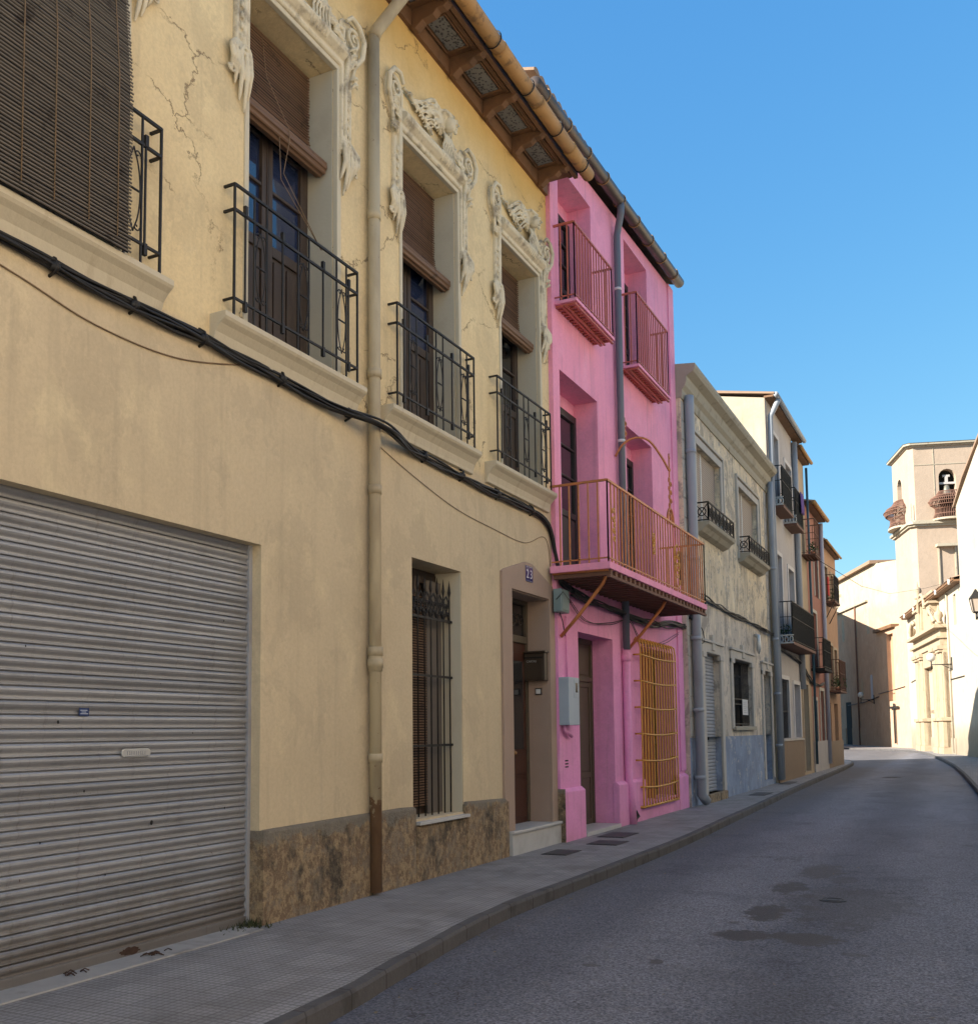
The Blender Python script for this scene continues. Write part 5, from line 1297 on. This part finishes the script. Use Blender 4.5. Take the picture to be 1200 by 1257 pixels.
# ------------------------------------------------------------------ CHURCH
A0 = Vector((-3.13, 72.33, 0)); th_ = R(11)
def chm(): # local: x'=outwards (to the street), y'=along façade (s, increasing away), z
    return Matrix.Translation(A0) @ Matrix.Rotation(th_, 4, 'Z')
Mc = chm()   # local (x,y): street side is -x
class CB(MB):
    def done(s, name, m, parent, mtx=None, **k):
        s.xform(mtx or Mc); return s.build(name, M[m], parent, **k)
Ch = thing('church', 'pale church wall with a carved stone portal and sloping tiled eave', 'church', tuple(A0))
# long chapel wall s from -15.2 to 5.2 , eave 9.45 ; nave from -15.2 towards the camera, gable
mb = CB(); mb.facade(0, -15.2, 5.3, -.2, 9.35, [(-13.15, -12.4, 7.2, 8.9, .5)], .5, nx=-1)
mb.quad((0, 5.3, -.2), (14, 5.3, -.2), (14, 5.3, 12.5), (0, 5.3, 9.35)); mb.quad((0, -15.2, -.2), (14, -15.2, -.2), (14, -15.2, 12.5), (0, -15.2, 9.35))
mb.done('chapel_wall', 'church', Ch)
mb = CB(); a = [i * math.pi / 8 for i in range(9)]
mb.box(.35, .45, -13.15, -12.4, 7.2, 8.9); mb.done('window', 'glassdark', Ch)
mb = CB(); mb.box(-.45, .1, -15.25, 4.3, 9.30, 9.40); mb.box(-.5, -.42, -15.25, 4.3, 9.36, 9.5); mb.done('eave', 'eavewood', Ch)
mb = CB()
for k in range(5):
    s0 = -14.5 + k * 4.2; mb.tube([(-.53, s0, 9.5), (-.53, s0, 9.22)], .07, 6)
mb.done('rain_spout', 'trimwhite', Ch)
mb = CB(); vs = []
n = 90
for x, z in ((-.55, 9.48), (14, 12.8)):
    for i in range(n + 1): vs.append((x, -15.3 + 20.0 * i / n, z + .07 * (i % 2)))
mb.add(vs, [(i, i + 1, n + 2 + i, n + 1 + i) for i in range(n)]); mb.done('roof', 'rooftile', Ch)
mb = CB(); # nave gable wall: flush-ish, a few cm proud
g = [(-15.2, -.2), (-15.2, 13.35), (-20.6, 14.95), (-30, 17.2), (-40, 15.2), (-46, 13.4), (-46, -.2)]
mb.prism_x([(s, z) for s, z in g], -.12, 16); mb.done('nave', 'church', Ch)
def rake(pts, name='gable_eave'):
    mb = CB()
    for (s0, z0), (s1, z1) in zip(pts[:-1], pts[1:]): mb.prism_x([(s0, z0), (s1, z1), (s1, z1 + .13), (s0, z0 + .13)], -.24, .2)
    mb.done(name, 'rooftile', Ch)
rake([(-14.9, 13.3), (-17.6, 14.3), (-20.6, 15.0), (-30, 17.25)])
# portal
mb = CB()
PD = -.35
def cb(x, s0, s1, z0, z1): mb.box(x, .02, s0, s1, z0, z1)
for s0, s1 in ((-1.5, 0), (-3.3, -2.1), (-8.1, -6.9), (-10.1, -8.7)):
    cb(PD - .15, s0 - .08, s1 + .08, -.1, .35); cb(PD - .1, s0, s1, .35, 1.9); cb(PD - .2, s0 - .1, s1 + .1, 1.9, 2.1)
    cb(PD, s0 + .2, s1 - .2, 2.1, 5.9); cb(PD - .12, s0 + .05, s1 - .05, 5.9, 6.05); cb(PD - .2, s0 - .02, s1 + .02, 6.05, 6.3)
    cb(PD + .06, s0 + .0, s1 - .0, 2.1, 5.9)
cb(PD + .1, -10.1, -6.9, -.1, 6.3); cb(PD + .1, -3.3, 0, -.1, 6.3)
cb(PD - .05, -10.1, 0, 6.3, 6.7); cb(PD - .25, -10.2, .1, 6.7, 6.85); cb(PD - .02, -10.1, 0, 6.85, 7.3); cb(PD - .4, -10.4, .3, 7.3, 7.5)
cb(PD + .05, -6.9, -3.3, 5.3, 6.3)
# upper stage: broken pediment and niche
cb(PD + .05, -7.6, -2.6, 7.5, 9.9); cb(PD - .15, -8.0, -6.6, 7.5, 9.0); cb(PD - .15, -3.6, -2.2, 7.5, 9.0); cb(PD - .3, -8.2, -6.5, 9.0, 9.15); cb(PD - .3, -3.7, -2.0, 9.0, 9.15)
cb(PD - .1, -6.5, -6.1, 7.6, 9.5); cb(PD - .1, -4.1, -3.7, 7.6, 9.5); cb(PD - .25, -6.7, -3.5, 9.5, 9.7)
for s in (-1, 1):
    c = -5.1 + s * 4.3
    pts = [(PD - .2, c + s * .2, 7.7), (PD - .25, c - s * .3, 8.2), (PD - .25, c - s * 1.0, 8.5), (PD - .2, c - s * 1.3, 8.3)]
    mb.tube(pts, .14, 8)
mb.tube([(PD - .2, -5.1 + 1.2 * math.cos(a), 8.9 + 1.0 * math.sin(a)) for a in [k * math.pi / 10 for k in range(11)]], .11, 8)
mb.done('portal', 'portal', Ch, bevel=.02)
def urn(s, z, label):
    t = thing('stone_urn', label, 'urn', tuple(Mc @ Vector((PD, s, z))))
    mb = CB(); mb.tube([(PD - .05, s, z), (PD - .05, s, z + .15), (PD - .05, s, z + .2), (PD - .05, s, z + .5), (PD - .05, s, z + .72), (PD - .05, s, z + .8), (PD - .05, s, z + 1.15)], [.22, .2, .1, .27, .2, .08, .02], 10)
    mb.done('body', 'portal', t)
urn(.0, 7.5, 'stone urn on the left end of the church portal entablature'); urn(-10.1, 7.5, 'stone urn on the right end of the church portal entablature')
urn(-3.0, 9.9, 'topmost stone urn rising above the church eave')
mb = CB(); mb.box(.0, .1, -6.9, -3.3, -.05, 5.3); 
for s in (-6.6, -5.0): mb.box(-.03, .0, s, s + 1.4, .3, 2.4); mb.box(-.03, .0, s, s + 1.4, 2.6, 5.0)
mb.box(-.06, .0, -5.14, -5.06, 0, 5.3); mb.done('door', 'tan', Ch)
mb = CB(); mb.box(-.03, .02, -6.2, -4.2, 7.7, 9.3); mb.done('niche', 'stone', Ch)
mb = CB(); mb.tube([(-.08, -10.9, .1), (-.08, -10.9, 9.2)], .05, 6); mb.done('drainpipe', 'stone', Ch)
mb = CB(); mb.box(-.06, .0, -11.4, 3.9, -.1, .9); mb.done('base_course', 'church', Ch)
mb = CB(); mb.tube([(-.05, -45, 4.3)] + [(-.05, -45 + 3.2 * i, 4.3 - .08 * math.sin(i)) for i in range(1, 10)] + [(-.05, -10.5, 4.25)], .025, 5); mb.tube([(-.05, -.0, 4.9), (-.05, 3, 4.8), (-.05, 4.0, 4.75)], .025, 5)
cb_ = mb.done('facade_cable', 'cable', None); tag(cb_, 'thin dark cable running along the pale church wall', 'cable')
def bracket_lamp(mtx, label, s, z, d=1.0):
    t = thing('wall_lamp', label, 'street lamp', tuple(mtx @ Vector((0, s, z))))
    mb = CB(); mb.tube([(0, s, z), (-d, s, z)], .03, 6); mb.tube([(-d, s, z - .25), (-d, s, z + .2)], .035, 6); mb.box(-.05, 0, s - .06, s + .06, z - .35, z + .4); mb.tube([(0, s, z - .3), (-d * .5, s, z - .02)], .02, 5); mb.done('bracket', 'iron', t, mtx)
    mb = CB(); mb.ball((-d, s, z + .42), .25, 14, 10); mb.done('globe', 'globe', t, mtx)
bracket_lamp(Mc, 'white globe lamp on a bracket beside the church portal', -11.3, 5.1, 1.1)
# big lantern near the right edge
t = thing('wall_lantern', 'black four sided lantern on the church wall at the right edge', 'street lamp', tuple(Mc @ Vector((-.1, -18.3, 7))))
mb = CB(); s0 = -23.2; zc = 7.1; xx = -1.0
mb.tube([(-.1, s0, 6.5), (xx, s0, 6.5)], .035, 6); mb.tube([(xx, s0, 6.4), (xx, s0, 6.7)], .05, 6)
mb.tube([(xx, s0, 6.7), (xx, s0, 6.76)], [.14, .2], 4, True, False); mb.tube([(xx, s0, 7.36), (xx, s0, 7.42), (xx, s0, 7.62), (xx, s0, 7.8)], [.36, .34, .16, .03], 4, True, False)
for a in range(4):
    q = math.pi / 4 + a * math.pi / 2; mb.bar((xx + .2 * math.cos(q), s0 + .2 * math.sin(q), 6.76), (xx + .33 * math.cos(q), s0 + .33 * math.sin(q), 7.38), .03)
mb.done('frame', 'iron', t)
mb = CB(); mb.tube([(xx, s0, 6.77), (xx, s0, 7.36)], [.18, .31], 4, True, False); mb.done('glass', 'rollpl', t)

# tower
T0 = Vector((-3.5, 78, 0)); thT = R(17)
Mt = Matrix.Translation(T0) @ Matrix.Rotation(thT, 4, 'Z')   # local: front face y=0 from x=0 to x=W ; left side face x=0, y 0..D
TW, TD = 5.1, 5.3
Tw = thing('bell_tower', 'tall square church bell tower with arched belfry openings', 'tower', tuple(T0))
ch_ = .35
def sq(e, c=ch_): return [(-e + c, -e), (TW + e - c, -e), (TW + e, -e + c), (TW + e, TD + e - c), (TW + e - c, TD + e), (-e + c, TD + e), (-e, TD + e - c), (-e, -e + c)]
def tower_face(mb, holes, z0, z1, d=.6):
    """octagonal-cornered shaft with arched openings in the front (y=0) and left (x=0) faces"""
    pl = sq(0)
    for i in (1, 2, 3, 4, 5, 7):
        a, b = pl[i], pl[(i + 1) % 8]
        mb.quad((a[0], a[1], z0), (b[0], b[1], z0), (b[0], b[1], z1), (a[0], a[1], z1))
    def arch_face(P, length, hole):
        # P(u,z,depth)->point
        c, w, za, zs = hole; n = 8; r = w / 2
        L_ = [(0, z0), (length, z0), (length, z1), (0, z1)]
        arc = [(c + r * math.cos(a), zs + r * math.sin(a)) for a in [math.pi * k / n for k in range(n + 1)]]
        # strips
        mb.quad(P(0, z0), P(c - r, z0), P(c - r, z1), P(0, z1)); mb.quad(P(c + r, z0), P(length, z0), P(length, z1), P(c + r, z1)); mb.quad(P(c - r, z0), P(c + r, z0), P(c + r, za), P(c - r, za))
        for k in range(n):
            a, b = arc[k], arc[k + 1]
            mb.quad(P(a[0], a[1]), P(b[0], b[1]), P(b[0], z1), P(a[0], z1)); mb.quad(P(a[0], a[1]), P(a[0], a[1], d), P(b[0], b[1], d), P(b[0], b[1]))
        mb.quad(P(c - r, za), P(c - r, zs), P(c - r, zs, d), P(c - r, za, d)); mb.quad(P(c + r, za), P(c + r, zs), P(c + r, zs, d), P(c + r, za, d)); mb.quad(P(c - r, za), P(c + r, za), P(c + r, za, d), P(c - r, za, d))
    l = TW - 2 * ch_
    arch_face(lambda u, z, dd=0: (ch_ + u, dd, z), l, holes[0]); arch_face(lambda u, z, dd=0: (dd, ch_ + u, z), TD - 2 * ch_, holes[1])
mb = CB(); mb.prism_z(sq(0), -.2, 16.35); mb.done('lower_shaft', 'tower', Tw, Mt)
mb = CB(); mb.prism_z(sq(.18), 16.35, 16.5); mb.prism_z(sq(.32), 16.5, 16.68); mb.prism_z(sq(.1), 16.68, 16.8); mb.done('string_course', 'stone', Tw, Mt)
mb = CB(); tower_face(mb, [(2.3, 1.2, 16.8, 20.0), (2.6, 1.3, 16.8, 20.0)], 16.8, 22.35); mb.done('belfry', 'tower', Tw, Mt)
mb = CB(); mb.box(.7, TW - .7, .7, TD - .7, 16.8, 22.2); mb.done('belfry_interior', 'dark', Tw, Mt)
mb = CB(); mb.prism_z(sq(.12), 22.35, 22.45); mb.prism_z(sq(.30), 22.45, 22.6); mb.done('cornice', 'stone', Tw, Mt)
mb = CB(); pl = sq(.34); c = (TW / 2, TD / 2); vs = [(x, y, 22.6) for x, y in pl] + [(c[0], c[1], 23.3)]
mb.add(vs, [(i, (i + 1) % 8, 8) for i in range(8)] + [tuple(range(8))[::-1]]); mb.done('roof', 'rooftile', Tw, Mt)
mb = CB(); mb.box(1.72, 1.77, -.03, .0, 16.8, 22.3); mb.box(4.45, 4.50, -.03, .0, 18.5, 22.3); mb.box(.35, TW - .35, -.03, 0, 20.95, 21.0); mb.box(.0, .06, -.03, 0.0, 16.8, 18.1); mb.done('moulding', 'stone', Tw, Mt)
mb = CB(); mb.box(1.6, 3.0, -.5, .1, 14.75, 14.95); mb.box(1.75, 1.85, -.1, 0, 11, 14.75); mb.box(2.9, 3.0, -.1, 0, 11, 14.75); mb.done('blind_window_hood', 'stone', Tw, Mt)
bl = thing('church_bell', 'bronze bell hanging from a pale yoke in the front belfry arch', 'bell', tuple(Mt @ Vector((2.65, .3, 19.4))))
mb = CB(); mb.tube([(2.65, .3, 19.45), (2.65, .3, 19.35), (2.65, .3, 19.0), (2.65, .3, 18.75), (2.65, .3, 18.65)], [.08, .2, .27, .36, .42], 14); mb.done('bell', 'bell', bl, Mt)
mb = CB(); mb.box(2.05, 3.25, .2, .4, 19.5, 19.65); mb.box(2.55, 2.75, .2, .4, 19.65, 20.05); mb.box(2.4, 2.9, .22, .38, 20.05, 20.2); mb.done('yoke', 'greyhouse', bl, Mt)
def cage(mtx, u, z, label, side=False):
    t = thing('belfry_balcony', label, 'balcony', tuple(mtx @ Vector((u if not side else 0, 0 if not side else u, z))))
    mb = CB(); n = 34
    # bulging iron balustrade around half ellipse
    def pt(a, zz, bulge):
        e = 1.35 + bulge; o = .75 + bulge
        return (u - e * math.cos(a), -o * math.sin(a), zz) if not side else (-o * math.sin(a), u + e * math.cos(a), zz)
    prof = [(16.85, .12), (17.2, -.02), (17.6, -.05), (17.85, .28), (18.1, .42), (18.35, .22), (18.6, -.15), (18.9, -.35)]
    for i in range(n + 1):
        a = math.pi * i / n; mb.tube([pt(a, zz, b) for zz, b in prof], .028, 4)
    for zz, b in prof: mb.tube([pt(math.pi * i / n, zz, b) for i in range(n + 1)], .035, 4)
    mb.done('railing', 'rustiron', t, mtx)
    mb = CB()
    poly = [pt(math.pi * i / 16, 0, .15)[:2] for i in range(17)]
    mb.prism_z(poly, 16.72, 16.86); mb.done('floor', 'stone', t, mtx)
cage(Mt, 3.0, 16.8, 'bulging rusty iron balcony under the front belfry arch')
cage(Mt, 3.0, 16.8, 'bulging iron balcony on the left side of the bell tower', True)
# link wall between the tower and the wing: faces the camera; wing curving away left
Wg = thing('church_wing', 'pale curved church wing with narrow arched windows and a ledge in the shade', 'building', (-7.5, 88, 0))
tl = Mt @ Vector((0, TD, 0))
P1 = Vector((-7.0, 87.4)); P2 = Vector((-11.03, 97.5)); P3 = Vector((-17.0, 112))
mb = MB()
def vwall(a, b, z0, z1): mb.quad((a[0], a[1], z0), (b[0], b[1], z0), (b[0], b[1], z1), (a[0], a[1], z1))
vwall((tl.x + 3, tl.y + 1.5), (P1.x, P1.y), -.2, 15.3); vwall((P1.x, P1.y), (P2.x, P2.y), -.2, 15.3); vwall((P2.x, P2.y), (P3.x, P3.y), -.2, 15.3)
mb.quad((P1.x, P1.y, 15.3), (P3.x, P3.y, 15.3), (P3.x + 14, P3.y + 5, 15.3), (P1.x + 12, P1.y + 5, 15.3))
mb.build('wall', M['wing'], Wg, fix=False)
E2 = (P2 - P1).normalized(); N2 = Vector((-E2.y, E2.x));  # street side (left)
ang = math.atan2(E2.y, E2.x) - math.pi / 2
Mw = Matrix.Translation((P1.x, P1.y, 0)) @ Matrix.Rotation(ang, 4, 'Z')   # local y along the wing, -x to the street
mb = CB(); mb.box(-.4, .3, -.2, 26.5, 15.3, 15.42); mb.box(-.36, 12, -.1, 26.5, 15.42, 15.6); mb.done('eave', 'rooftile', Wg, Mw)
mb = CB(); mb.box(-.22, 0, 2.0, 26.5, 12.35, 12.5); mb.done('ledge', 'stone', Wg, Mw)
for i, s in enumerate((2.2, 5.8, 9.8)):
    mb = CB(); r = .38
    poly = [(s - r, 9.6), (s + r, 9.6)] + [(s + r * math.cos(a), 11.3 + r * math.sin(a)) for a in [k * math.pi / 8 for k in range(9)]]
    mb.prism_x(poly, -.012, .05); mb.done('blocked_window', 'stone', Wg, Mw)
mb = CB(); mb.box(-.015, .05, 3.2, 3.9, 13.6, 14.8); mb.done('blocked_window', 'stone', Wg, Mw)
for s, z, m_ in ((1.9, 4.9, 'greywood'), (4.6, 4.8, 'tan')):
    mb = CB(); r = .26; poly = [(s - r, z - .9), (s + r, z - .9)] + [(s + r * math.cos(a), z + .9 + r * math.sin(a)) for a in [k * math.pi / 8 for k in range(9)]]
    mb.prism_x(poly, -.02, .05); mb.done('window', m_, Wg, Mw)
mb = CB(); mb.tube([(-.1, 5.6, 12.4), (-.1, 5.6, 0)], .07, 6); mb.done('drainpipe', 'rustiron', Wg, Mw)
mb = CB(); mb.box(-.03, .05, 8.2, 9.8, 0, 3.9); mb.done('door', 'dark', Wg, Mw)
mb = CB(); mb.box(-.08, .05, -.5, 8.0, -.1, 1.5); mb.box(-.08, .05, 10, 26, -.1, 1.5); mb.done('base_course', 'wing', Wg, Mw)
bracket_lamp(Mw, 'white globe lamp on a bracket on the shaded church wing', 1.4, 3.9, 1.1)
# lean-to with ledge + arched niche between wing and tower
mb = MB(); a = Vector((tl.x - .05, tl.y - .6)); 
Ln = thing('lean_to', 'low rendered annexe with an orange arched niche between tower and wing', 'building', (P1.x, P1.y - 2, 0))
q0 = Vector((-5.2, 81.5)); q1 = Vector((-6.92, 86.2))
e = (q1 - q0).normalized(); al = math.atan2(e.y, e.x) - math.pi / 2; Ml = Matrix.Translation((q0.x, q0.y, 0)) @ Matrix.Rotation(al, 4, 'Z'); ln = (q1 - q0).length
mb = CB(); mb.facade(0, -3.3, ln, -.2, 9.3, [(.6, 2.3, 3.6, 8.9, .4)], .4, nx=-1); mb.quad((0, ln, -.2), (3, ln, -.2), (3, ln, 9.3), (0, ln, 9.3)); mb.quad((0, -3.3, 9.3), (0, ln, 9.3), (3, ln, 9.6), (3, -3.3, 9.6)); mb.done('wall', 'wing', Ln, Ml)
mb = CB(); mb.box(.3, .42, .5, 2.4, 3.5, 9.0); mb.done('niche_back', 'orange', Ln, Ml)
mb = CB(); mb.box(-.3, .3, -.1, ln, 9.3, 9.55); mb.done('eave', 'eavewood', Ln, Ml)
t = thing('wooden_cross', 'dark plain cross standing against the church wall', 'cross', tuple(Ml @ Vector((-.15, 1, 0))))
mb = CB(); mb.box(-.2, -.08, .55, .7, .3, 3.4); mb.box(-.2, -.08, -.4, 1.7, 3.0, 3.18); mb.done('cross', 'blackwood', t, Ml)
mb = CB(); mb.tube([(-.05, -2, 4.6), (-.05, 2, 4.4), (-.05, 5, 4.3)], .03, 5); o = mb.done('facade_cable', 'cable', None, Ml); tag(o, 'short dark cable crossing the wall beside the orange niche', 'cable')
mb = CB(); mb.tube([(-.06, 0, 4.1), (-.06, 4, 3.75), (-.06, 9, 3.6)], .035, 5); o = mb.done('facade_cable', 'cable', None, Mw); tag(o, 'dark cable sagging across the shaded wing wall above the doorway', 'cable')

# ------------------------------------------------------------------ cables
def cable_run(name, label, pts, strands, spread, r, mats='cable', seed=1, clips=()):
    rnd = random.Random(seed); t = thing(name, label, 'cable', tuple(pts[0])); mb = MB()
    P = smoothpoly([Vector(p) for p in pts], 10)
    for s in range(strands):
        ph = rnd.uniform(0, 6.28); f = rnd.uniform(.35, .8); a0 = rnd.uniform(0, 6.28); path = []
        d = 0
        for i, p in enumerate(P):
            if i: d += (Vector(P[i]) - Vector(P[i - 1])).length
            an = a0 + d * f + .8 * math.sin(d * 1.7 + ph); rr = spread * (.7 + .5 * math.sin(d * 2.1 + ph * 2))
            path.append((p[0] + abs(rr * math.cos(an)) * .8 + rr * .2, p[1], p[2] + rr * math.sin(an)))
        mb.tube(path, r * rnd.uniform(.8, 1.3), 6)
    mb.build('cables', M[mats], t)
    if clips:
        for (x, y, z) in clips:
            cm = MB()
            cm.tube([(x - .02, y, z + spread + .05), (x + .04, y, z + spread + .01), (x + spread * 1.25 + .01, y, z), (x + .04, y, z - spread), (x - .02, y, z - spread - .02)], .012, 5)
            cm.tube([(x + .02, y - .03, z), (x + .03, y + .03, z)], spread * .95, 8)
            cm.build('clip', M['cable'], t)
    return t
xc = YX + .02
pts = [(xc, -3, 4.74), (xc, 2, 4.76), (xc, 4.0, 4.78), (xc, 4.75, 4.76), (xc, 5.7, 4.79), (xc, 6.4, 4.78), (xc + .02, 7.5, 4.76), (xc + .16, 8.3, 4.74), (xc + .02, 9.1, 4.71), (xc, 10.1, 4.70), (xc, 11.1, 4.68), (xc, 12.3, 4.69), (xc, 12.9, 4.62), (xc, 13.14, 4.42), (xc + .06, 13.2, 4.0), (xc + .09, 13.25, 3.78), (xc + .1, 13.7, 3.70)]
cable_run('cable_bundle', 'thick black bundle of cables clipped along the yellow house under the balconies', pts, 12, .040, .0125, seed=3, clips=[(xc, 4.42, 4.77), (xc, 5.12, 4.78), (xc, 5.85, 4.79), (xc, 6.85, 4.78), (xc, 7.9, 4.76), (xc, 9.4, 4.71), (xc, 10.3, 4.70), (xc, 11.3, 4.68), (xc, 12.4, 4.68)])
xc = PXW + .04
cable_run('cable_bundle', 'tangle of black cables on the pink wall under the big balcony', [(xc, 13.6, 3.7), (xc, 14.5, 3.62), (xc, 15.6, 3.6), (xc, 16.6, 3.55), (xc, 18.0, 3.6), (xc, 19.2, 3.7), (xc, 20.2, 3.75)], 8, .06, .014, seed=5)
cable_run('loose_wire', 'thin loose wires looping on the pink wall above the doorway', [(xc, 13.4, 3.6), (xc, 14.2, 3.3), (xc, 15.4, 3.35), (xc, 16.4, 3.5), (xc, 17.2, 3.15), (xc, 18.5, 3.3), (xc, 19.6, 3.55)], 2, .03, .006, seed=8)
xc = WX + .03
cable_run('cable_bundle', 'black cables strung along the weathered cream house', [(xc, 20.1, 3.9), (xc, 20.8, 4.45), (xc, 22.4, 4.48), (xc, 25, 4.42), (xc, 27.5, 4.38), (xc + .05, 29.4, 4.33)], 5, .05, .016, seed=6)
cable_run('loose_wire', 'curled loose cable end hanging beside the grey pipe of the cream house', [(xc, 20.6, 3.9), (xc + .05, 21.0, 3.75), (xc + .05, 21.1, 3.5), (xc, 20.9, 3.42), (xc, 21.3, 3.3)], 1, .005, .012, seed=7)
xc = GX + .04
cable_run('cable_bundle', 'thick cables under the long balcony of the grey house', [(xc, 29.5, 4.0), (xc, 31, 3.95), (xc, 33, 3.85), (xc, 34.5, 3.7), (xc, 37, 3.2), (xc, 39.8, 3.3)], 4, .05, .022, seed=9)
cable_run('thin_wire', 'thin brown wire sagging on the ochre wall below the black cable bundle', [(YX + .008, -2, 4.7), (YX + .008, 3.0, 4.72), (YX + .008, 4.1, 4.62), (YX + .008, 4.8, 4.52), (YX + .008, 5.6, 4.55), (YX + .008, 6.4, 4.76)], 1, .002, .006, 'wire', 11)
cable_run('thin_wire', 'thin yellowish wire hanging right of the drainpipe under the balconies', [(YX + .008, 8.45, 4.62), (YX + .008, 9.2, 4.45), (YX + .008, 10.2, 4.28), (YX + .008, 11.2, 4.22), (YX + .008, 12.2, 4.2), (YX + .008, 12.9, 4.4), (YX + .01, 13.1, 4.1), (YX + .01, 13.12, 3.5)], 1, .002, .005, 'wire', 12)
mb = MB(); mb.tube([(-5.0, 38, 7.9 - 0.0), (-4.6, 50, 8.4), (-4, 60, 9.2), (-2.5, 68, 10.4), (-.6, 76.9, 12.0)], .012, 4); o = mb.build('overhead_wire', M['cable']); tag(o, 'thin overhead wire crossing the sky from the red house to the tower', 'wire')

# weeds, leaves and litter
w = thing('weed_tuft', 'small tuft of weeds at the foot of the worn plinth corner', 'weeds', (YX + .08, 6.6, 0)); mb = MB(); rnd = random.Random(5)
for i in range(150):
    x = YX - .10 + abs(rnd.gauss(0, .10)); y = 6.62 + rnd.gauss(-.05, .13); h = rnd.uniform(.02, .085)
    a = rnd.uniform(0, 6.28); dx, dy = .008 * math.cos(a), .008 * math.sin(a); lx, ly = rnd.gauss(0, .03), rnd.gauss(0, .03)
    mb.add([(x - dx, y - dy, 0), (x + dx, y + dy, 0), (x + lx, y + ly, h)], [(0, 1, 2)])
o = mb.build('blades', M['vine'], w); o['kind'] = 'stuff'
def twig(x, y, label, sd):
    rnd = random.Random(sd); t = thing('dry_twigs', label, 'debris', (x, y, .01)); mb = MB()
    for i in range(9):
        a = rnd.uniform(-.6, .6) + .8; l = rnd.uniform(.05, .13) * (1 if sd == 4 else .5); px, py = x + rnd.gauss(0, .03), y + rnd.gauss(0, .05)
        mb.tube([(px, py, .018), (px + l * .5 * math.sin(a), py + l * .5 * math.cos(a), .03), (px + l * math.sin(a), py + l * math.cos(a), .016)], .0042, 5)
    mb.build('twigs', M['rustpatch'], t)['kind'] = 'stuff'
twig(-5.45, 5.42, 'dark dry twigs lying below the rust patch of the garage shutter', 4); twig(-5.5, 4.75, 'dry twigs by the garage threshold, nearer the camera', 6)
lt = thing('black_rag', 'little black scrap lying against the pink plinth beside the pipe', 'litter', (-5.28, 15.9, 0)); mb = MB(); mb.tube([(-5.28, 16.2, .0), (-5.27, 16.25, .10), (-5.25, 16.35, .12), (-5.27, 16.3, .22)], [.03, .045, .03, .012], 6); mb.build('scrap', M['cable'], lt)
rnd = random.Random(9); mb = MB()
for i in range(140):
    y = 3.5 + rnd.random() ** 1.5 * 26; x = -3.75 - (y > 7) * .1 + abs(rnd.gauss(0, .25)) if rnd.random() < .6 else rnd.uniform(-3.6, .2); z = -.118
    r = rnd.uniform(.006, .022); a = rnd.uniform(0, 6.28)
    mb.add([(x + r * math.cos(a + k * 1.57) * (1 if k % 2 else .6), y + r * math.sin(a + k * 1.57), z + rnd.uniform(0, .01)) for k in range(4)], [(0, 1, 2, 3)])
mb.build('road_grit', mat('dry_leaf_grit', (.20, .16, .11), .9, .4, 30), kind='stuff', fix=False)['label'] = 'scattered grit and tiny dry leaves on the road'

# ------------------------------------------------------------------ sun, sky, camera
EL, TS = R(26), Vector((-.72, -.69))
rotz = math.atan2(TS.x, TS.y)
Wd = bpy.data.worlds.new('World'); sc.world = Wd; Wd.use_nodes = True
nt = Wd.node_tree; bg = nt.nodes['Background']
sky = nt.nodes.new('ShaderNodeTexSky'); sky.sky_type = 'NISHITA'; sky.sun_disc = False; sky.sun_elevation = EL; sky.sun_rotation = rotz; sky.altitude = 0; sky.air_density = 1.0; sky.dust_density = .4; sky.ozone_density = 2.0
sp_ = nt.nodes.new('ShaderNodeSeparateColor'); nt.links.new(sky.outputs[0], sp_.inputs[0]); cb2 = nt.nodes.new('ShaderNodeCombineColor')
nt.links.new(mth(nt, 'MULTIPLY', sp_.outputs[0], .30), cb2.inputs[0])
nt.links.new(mth(nt, 'MULTIPLY', mth(nt, 'POWER', sp_.outputs[1], .65), .683), cb2.inputs[1])
nt.links.new(mth(nt, 'MULTIPLY', mth(nt, 'POWER', sp_.outputs[2], .33), 1.345), cb2.inputs[2])
nt.links.new(cb2.outputs[0], bg.inputs[0]); bg.inputs[1].default_value = .15
sd = bpy.data.lights.new('sun', 'SUN'); sd.energy = 5.0; sd.angle = R(.5); sd.color = (1, .915, .80)
so = bpy.data.objects.new('sun', sd); C.objects.link(so)
dirv = Vector((TS.x * math.cos(EL), TS.y * math.cos(EL), math.sin(EL)))
so.rotation_euler = dirv.to_track_quat('Z', 'Y').to_euler()
sc.view_settings.view_transform = 'Standard'; sc.view_settings.look = 'None'; sc.view_settings.exposure = 1.55; sc.view_settings.gamma = 1
cd = bpy.data.cameras.new('camera'); cam = bpy.data.objects.new('camera', cd); C.objects.link(cam); sc.camera = cam
RW = Matrix(((0.89604247,0.04710691,0.44146215),(0.44380128,-0.06776160,-0.89355962),(-0.01217865,0.99658883,-0.08162338)))
mw = RW.to_4x4(); mw.translation = (0, 0, 1.6); cam.matrix_world = mw
cd.sensor_fit = 'HORIZONTAL'; cd.sensor_width = 36; cd.lens = 36; cd.shift_y = 171.5 / 1200; cd.clip_end = 3000; cd.clip_start = .05
sc.cycles.use_denoising = True
sc.render.resolution_x = 977; sc.render.resolution_y = 1024
